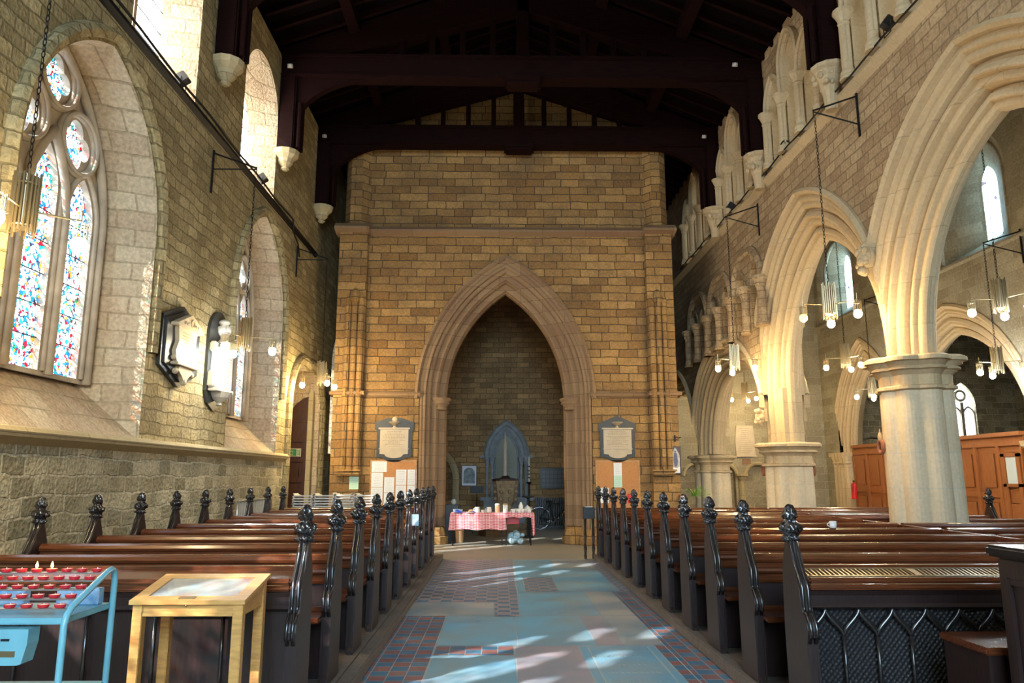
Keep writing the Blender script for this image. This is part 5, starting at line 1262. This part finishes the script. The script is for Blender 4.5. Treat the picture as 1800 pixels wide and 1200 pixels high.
bm = NB(); box(bm, -.225, .225, -.034, -.03, -.305, .305); obj('mount', bm, M['paper'], t)
bm = NB(); prism(bm, Arch(0, .18, -.24, .08, .17).loop(), 'y', -.038, -.034); obj('picture', bm, simple('engraving', (.07, .10, .12), .6, noise=.8, nscale=9, col2=(.35, .38, .38)), t)
t = thing('dark_board', 'dark framed board of small squares above the bicycle', 'board', (1.76, 23.98, 1.54))
bm = NB(); box(bm, -.43, .43, -.04, .02, -.32, .32); obj('frame', bm, M['blackp'], t)
bm = NB()
for i in range(6):
    for j in range(4): box(bm, -.36 + i * .125, -.36 + i * .125 + .095, -.045, -.04, -.26 + j * .135, -.26 + j * .135 + .10)
obj('panel_squares', bm, simple('dull_brown_squares', (.06, .045, .04), .4), t)
t = thing('paschal_candle', 'tall white candle on a slim dark stand right of the niche', 'candle', (.92, 22.6, 0))
bm = NB(); lathe(bm, [(.16, 0), (.14, .03), (.03, .08), (.02, .5), (.035, .6), (.02, .7), (.02, 1.35), (.08, 1.42), (.08, 1.44)], 0, 0, 12); obj('stand', bm, M['iron'], t)
bm = NB(); tube(bm, (0, 0, 1.44), (0, 0, 2.18), .035, 14); obj('wax', bm, M['white'], t)
bm = NB()
for z in (1.55, 1.65, 1.75, 1.88): tube(bm, (0, 0, z), (0, 0, z + .03), .0365, 14)
obj('markings', bm, M['iron'], t)
t = thing('music_stand', 'slim black music stand left of the font', 'stand', (-.62, 21.8, 0))
bm = NB(); tube(bm, (0, 0, .3), (0, 0, 1.15), .012, 8); obj('pole', bm, M['iron'], t)
bm = NB(); 
for a in (0, 2.1, 4.2): tube(bm, (0, 0, .32), (.25 * math.cos(a), .25 * math.sin(a), 0), .009, 6)
obj('feet', bm, M['iron'], t)
bm = NB(); prism(bm, [(-.20, 1.12), (.20, 1.12), (.20, 1.32), (-.20, 1.32)], 'y', -.02, 0); obj('desk', bm, M['iron'], t)
t = thing('flower_stand', 'black flat-topped pedestal stand behind the cups', 'stand', (.80, 20.3, 0))
bm = NB(); lathe(bm, [(.15, 0), (.15, .03), (.03, .06), (.025, 1.0), (.05, 1.03), (.17, 1.05), (.17, 1.08)], 0, 0, 16); obj('pedestal', bm, M['blackp'], t)
t = thing('radiator', 'long black ribbed radiator against the tower west wall', 'radiator', (2.08, 23.8, 0))
bm = NB()
for k in range(25): bbox(bm, -.92 + k * .07, -.92 + k * .07 + .05, -.08, .08, .1, .95, .015)
obj('ribs', bm, M['blackp'], t)
bm = NB(); box(bm, -.95, .86, -.1, .1, 0, .1); obj('base', bm, M['blackp'], t)
# bicycle in front of radiator
t = thing('bicycle', 'dark bicycle with bright wheel rims leaning by the radiator', 'bicycle', (1.27, 23.35, .34))
for x in (0, 1.02):
    bm = NB(); path(bm, [(x + .325 * math.cos(2 * PI * k / 40), 0, .325 * math.sin(2 * PI * k / 40)) for k in range(40)], .009, 6, True); wr_ = obj('wheel_rim', bm, M['chrome'], t, smooth=True)
    bm = NB(); path(bm, [(x + .34 * math.cos(2 * PI * k / 40), 0, .34 * math.sin(2 * PI * k / 40)) for k in range(40)], .012, 6, True); obj('tyre', bm, M['blackp'], t)
    bm = NB()
    for k in range(20): a = 2 * PI * k / 20; tube(bm, (x, 0, 0), (x + .32 * math.cos(a), 0, .32 * math.sin(a)), .0008, 4)
    obj('spokes', bm, M['iron'], wr_)
bm = NB()
for p, q in (((0, 0, 0), (.43, 0, -.05)), ((0, 0, 0), (.34, 0, .42)), ((.43, 0, -.05), (.32, 0, .48)), ((.33, 0, .42), (.84, 0, .46)), ((.43, 0, -.05), (.86, 0, .38)), ((.83, 0, .5), (1.02, 0, 0))): tube(bm, p, q, .016, 8)
obj('frame', bm, M['blackp'], t)
bm = NB(); path(bm, [(.82, -.22, .58), (.90, -.2, .60), (.84, 0, .56), (.90, .2, .60), (.82, .22, .58)], .012, 6); tube(bm, (.83, 0, .45), (.84, 0, .57), .012, 6); obj('handlebar', bm, M['chrome'], t)
bm = NB(); ball(bm, (.30, 0, .50), .09, 1.3, .6, .35, 10); obj('saddle', bm, M['blackp'], t)
bm = NB(); path(bm, [(.43 + .08 * math.cos(2 * PI * k / 20), -.03, -.05 + .08 * math.sin(2 * PI * k / 20)) for k in range(20)], .006, 5, True); tube(bm, (.43, -.04, -.05), (.58, -.04, -.0), .008, 6); tube(bm, (.43, .04, -.05), (.28, .04, -.10), .008, 6); box(bm, .54, .63, -.10, -.03, -.01, .01); box(bm, .23, .32, .03, .10, -.11, -.09); obj('crankset', bm, M['chrome'], t)
# west wall aisle things
t = thing('inscribed_scroll', 'long cream inscribed panel above the blind arches on the west wall', 'memorial', (7.97, 24.0, 2.74))
bm = NB(); prism(bm, [(-.30, -.48), (.32, -.48), (.31, 0), (.28, .48), (-.26, .48), (-.32, 0)], 'y', -.04, 0); bbox(bm, -.32, .36, -.06, 0, -.52, -.48, .005); obj('panel', bm, M['cmarble'], t)
lines(t, -.25, .25, -.42, .42, 13, M['ink'], -.041, rnd)
bm = NB(); box(bm, 7.86, 8.12, 23.97, 24.0, 1.98, 2.16); o = obj('brass_plaque', bm, simple('brown_plaque', (.22, .12, .05), .4)); tag(o, 'small square brown plaque below the cream inscribed panel', 'plaque')
t = thing('fire_extinguisher', 'red fire extinguisher beside the far wooden door', 'fire extinguisher', (10.42, 21.9, .95))
bm = NB(); lathe(bm, [(.07, 0), (.08, .02), (.08, .38), (.06, .44), (.02, .47), (.02, .5)], 0, 0, 14); obj('cylinder', bm, M['red'], t)
bm = NB(); box(bm, -.01, .01, -.06, .03, .5, .53); path(bm, [(0, -.04, .5), (-.05, -.07, .4), (-.08, -.07, .2)], .008, 6); obj('valve', bm, M['blackp'], t)
# wooden screens in the second arcade
for y0, y1, n, lb in ((19.98, 22.42, 3, 'orange-brown panelled wooden screen under the far pointed arch'), (15.1, 18.9, 5, 'long orange-brown panelled wooden screen with a glazed door at right')):
    t = thing('wooden_screen', lb, 'screen', (10.75, y0, 0), 0, 'wooden screens in the far arcade'); H = 2.45; W_ = y1 - y0
    bm = NB(); box(bm, .0, .05, 0, W_, 0, H); obj('boarding', bm, M['doorw'], t)
    bm = NB(); bbox(bm, -.08, .12, -.02, W_ + .02, H - .02, H + .07, .01); obj('cornice', bm, M['doorw'], t)
    bm = NB()
    for k in range(n + 1): y = k * W_ / n; bbox(bm, -.05, 0, max(0, y - .05), min(W_, y + .05), .2, H - .2, .008)
    for k in range(n):
        y = (k + .5) * W_ / n; 
        if not (n == 5 and k == 0): bbox(bm, -.035, 0, y - W_ / n / 2, y + W_ / n / 2, 1.15, 1.25, .006)
        bbox(bm, -.02, 0, y - .22, y + .22, 1.35, 2.1, .01); bbox(bm, -.02, 0, y - .22, y + .22, .3, 1.05, .01)
    bbox(bm, -.05, .0, 0, W_, H - .22, H - .12, .01); bbox(bm, -.05, 0, 0, W_, 0, .2, .01)
    obj('panel_framing', bm, M['doorw'], t)
    if n == 5:
        bm = NB(); box(bm, -.045, -.03, .20, .52, 1.45, 2.0); obj('door_glass', bm, simple('frosted_glass', (.55, .60, .58), .2), t)
        bm = NB(); bbox(bm, -.06, -.02, .08, .66, 1.38, 1.45, .005); bbox(bm, -.06, -.02, .08, .66, 2.0, 2.07, .005); bbox(bm, -.06, -.02, .08, .20, .2, 2.07, .005); bbox(bm, -.06, -.02, .54, .68, .2, 2.07, .005); obj('door_frame', bm, M['doorw'], t)
# ornaments on piers
for x, y, z, lb in ((5.56, 10.75, 2.02, 'left side of the tallest pier'), (6.42, 10.35, 2.0, 'right side of the tallest pier'), (5.58, 15.7, 1.72, 'left side of the middle pier'), (6.45, 15.25, 1.72, 'right side of the middle pier')):
    t = thing('hanging_ornament', 'brown woven ornament hanging on the ' + lb, 'ornament', (x, y, z), 0, 'brown ornaments on the piers')
    bm = NB(); path(bm, [(0, .07 * math.cos(2 * PI * k / 18), .09 * math.sin(2 * PI * k / 18)) for k in range(18)], .028, 8, True); obj('ring', bm, M['terra'], t, smooth=True)
    bm = NB(); ball(bm, (0, 0, .14), .045, .8, .8, 1.6, 8); tube(bm, (0, 0, .18), (0, 0, .26), .01, 6); obj('knot', bm, M['tan'], t)
# stacked chairs by the left doorway
ch_me = []
bm = NB(); pts = [(-.20, .03), (-.10, .0), (.10, 0), (.2, .03), (.22, .06), (.21, .065), (.19, .04), (.1, .012), (-.1, .012), (-.19, .04), (-.21, .065), (-.22, .06)]
prism(bm, pts, 'y', -.20, .18); bbox(bm, -.20, .20, -.225, -.20, .0, .028, .008)
me_seat = mesh_of(bm, M['chair'], 'seat')
bm = NB()
for s in (-1, 1):
    path(bm, [(s * .20, -.18, -.01), (s * .215, -.20, -.06)], .011, 6); path(bm, [(s * .20, .16, -.01), (s * .215, .18, -.06)], .011, 6)
    path(bm, [(s * .2, -.19, -.008), (s * .2, .17, -.008)], .011, 6)
me_frame = mesh_of(bm, M['steel'], 'frame_rail')
bm = NB()
for s in (-1, 1): path(bm, [(s * .215, -.20, -.06), (s * .23, -.22, -.44)], .011, 6); path(bm, [(s * .215, .18, -.06), (s * .23, .20, -.44)], .011, 6)
me_legs = mesh_of(bm, M['steel'], 'legs')
TOPN = ['topmost'] + [w_ + ' from the top' for w_ in ('second', 'third', 'fourth', 'fifth', 'sixth', 'seventh', 'eighth', 'ninth', 'tenth', 'eleventh', 'twelfth', 'thirteenth', 'fourteenth')]
SN = ['nearest the doorway', 'next to the doorway stack', 'in the middle', 'nearest the tower corner', 'behind the others']
for i, (x, y) in enumerate(((-4.18, 16.3), (-3.66, 16.35), (-3.12, 16.4), (-2.62 - .0, 16.45), (-4.0, 17.0))):
    x = (-4.15, -3.72, -3.29, -2.86, -3.5)[i]; y = (16.3, 16.4, 16.45, 16.5, 17.15)[i]
    for k in range(14):
        t = thing('stacking_chair', 'pale grey stacking chair, %s in the stack %s' % (TOPN[13 - k], SN[i]), 'chair', (x + .012 * math.sin(k * 2.1), y + .012 * math.cos(k * 3.3), .45 + k * .056), 0, 'stacked grey chairs')
        link('seat', me_seat, t); link('frame_rail', me_frame, t)
        if k == 0: link('legs', me_legs, t)
# folded steel trolley along left wall
t = thing('steel_barrier', 'grey steel slatted barrier standing along the left wall behind the pews', 'barrier', (-4.42, 12.9, ZP))
bm = NB(); path(bm, [(0, 0, 0), (0, 0, 1.0), (0, .06, 1.08), (0, 1.85, 1.08), (0, 1.9, 1.0), (0, 1.9, 0)], .02, 8); obj('frame', bm, M['steel'], t, smooth=True)
bm = NB()
for k in range(14): box(bm, -.006, .006, .12 + k * .125, .19 + k * .125, .35, 1.06)
obj('slats', bm, M['chair'], t)
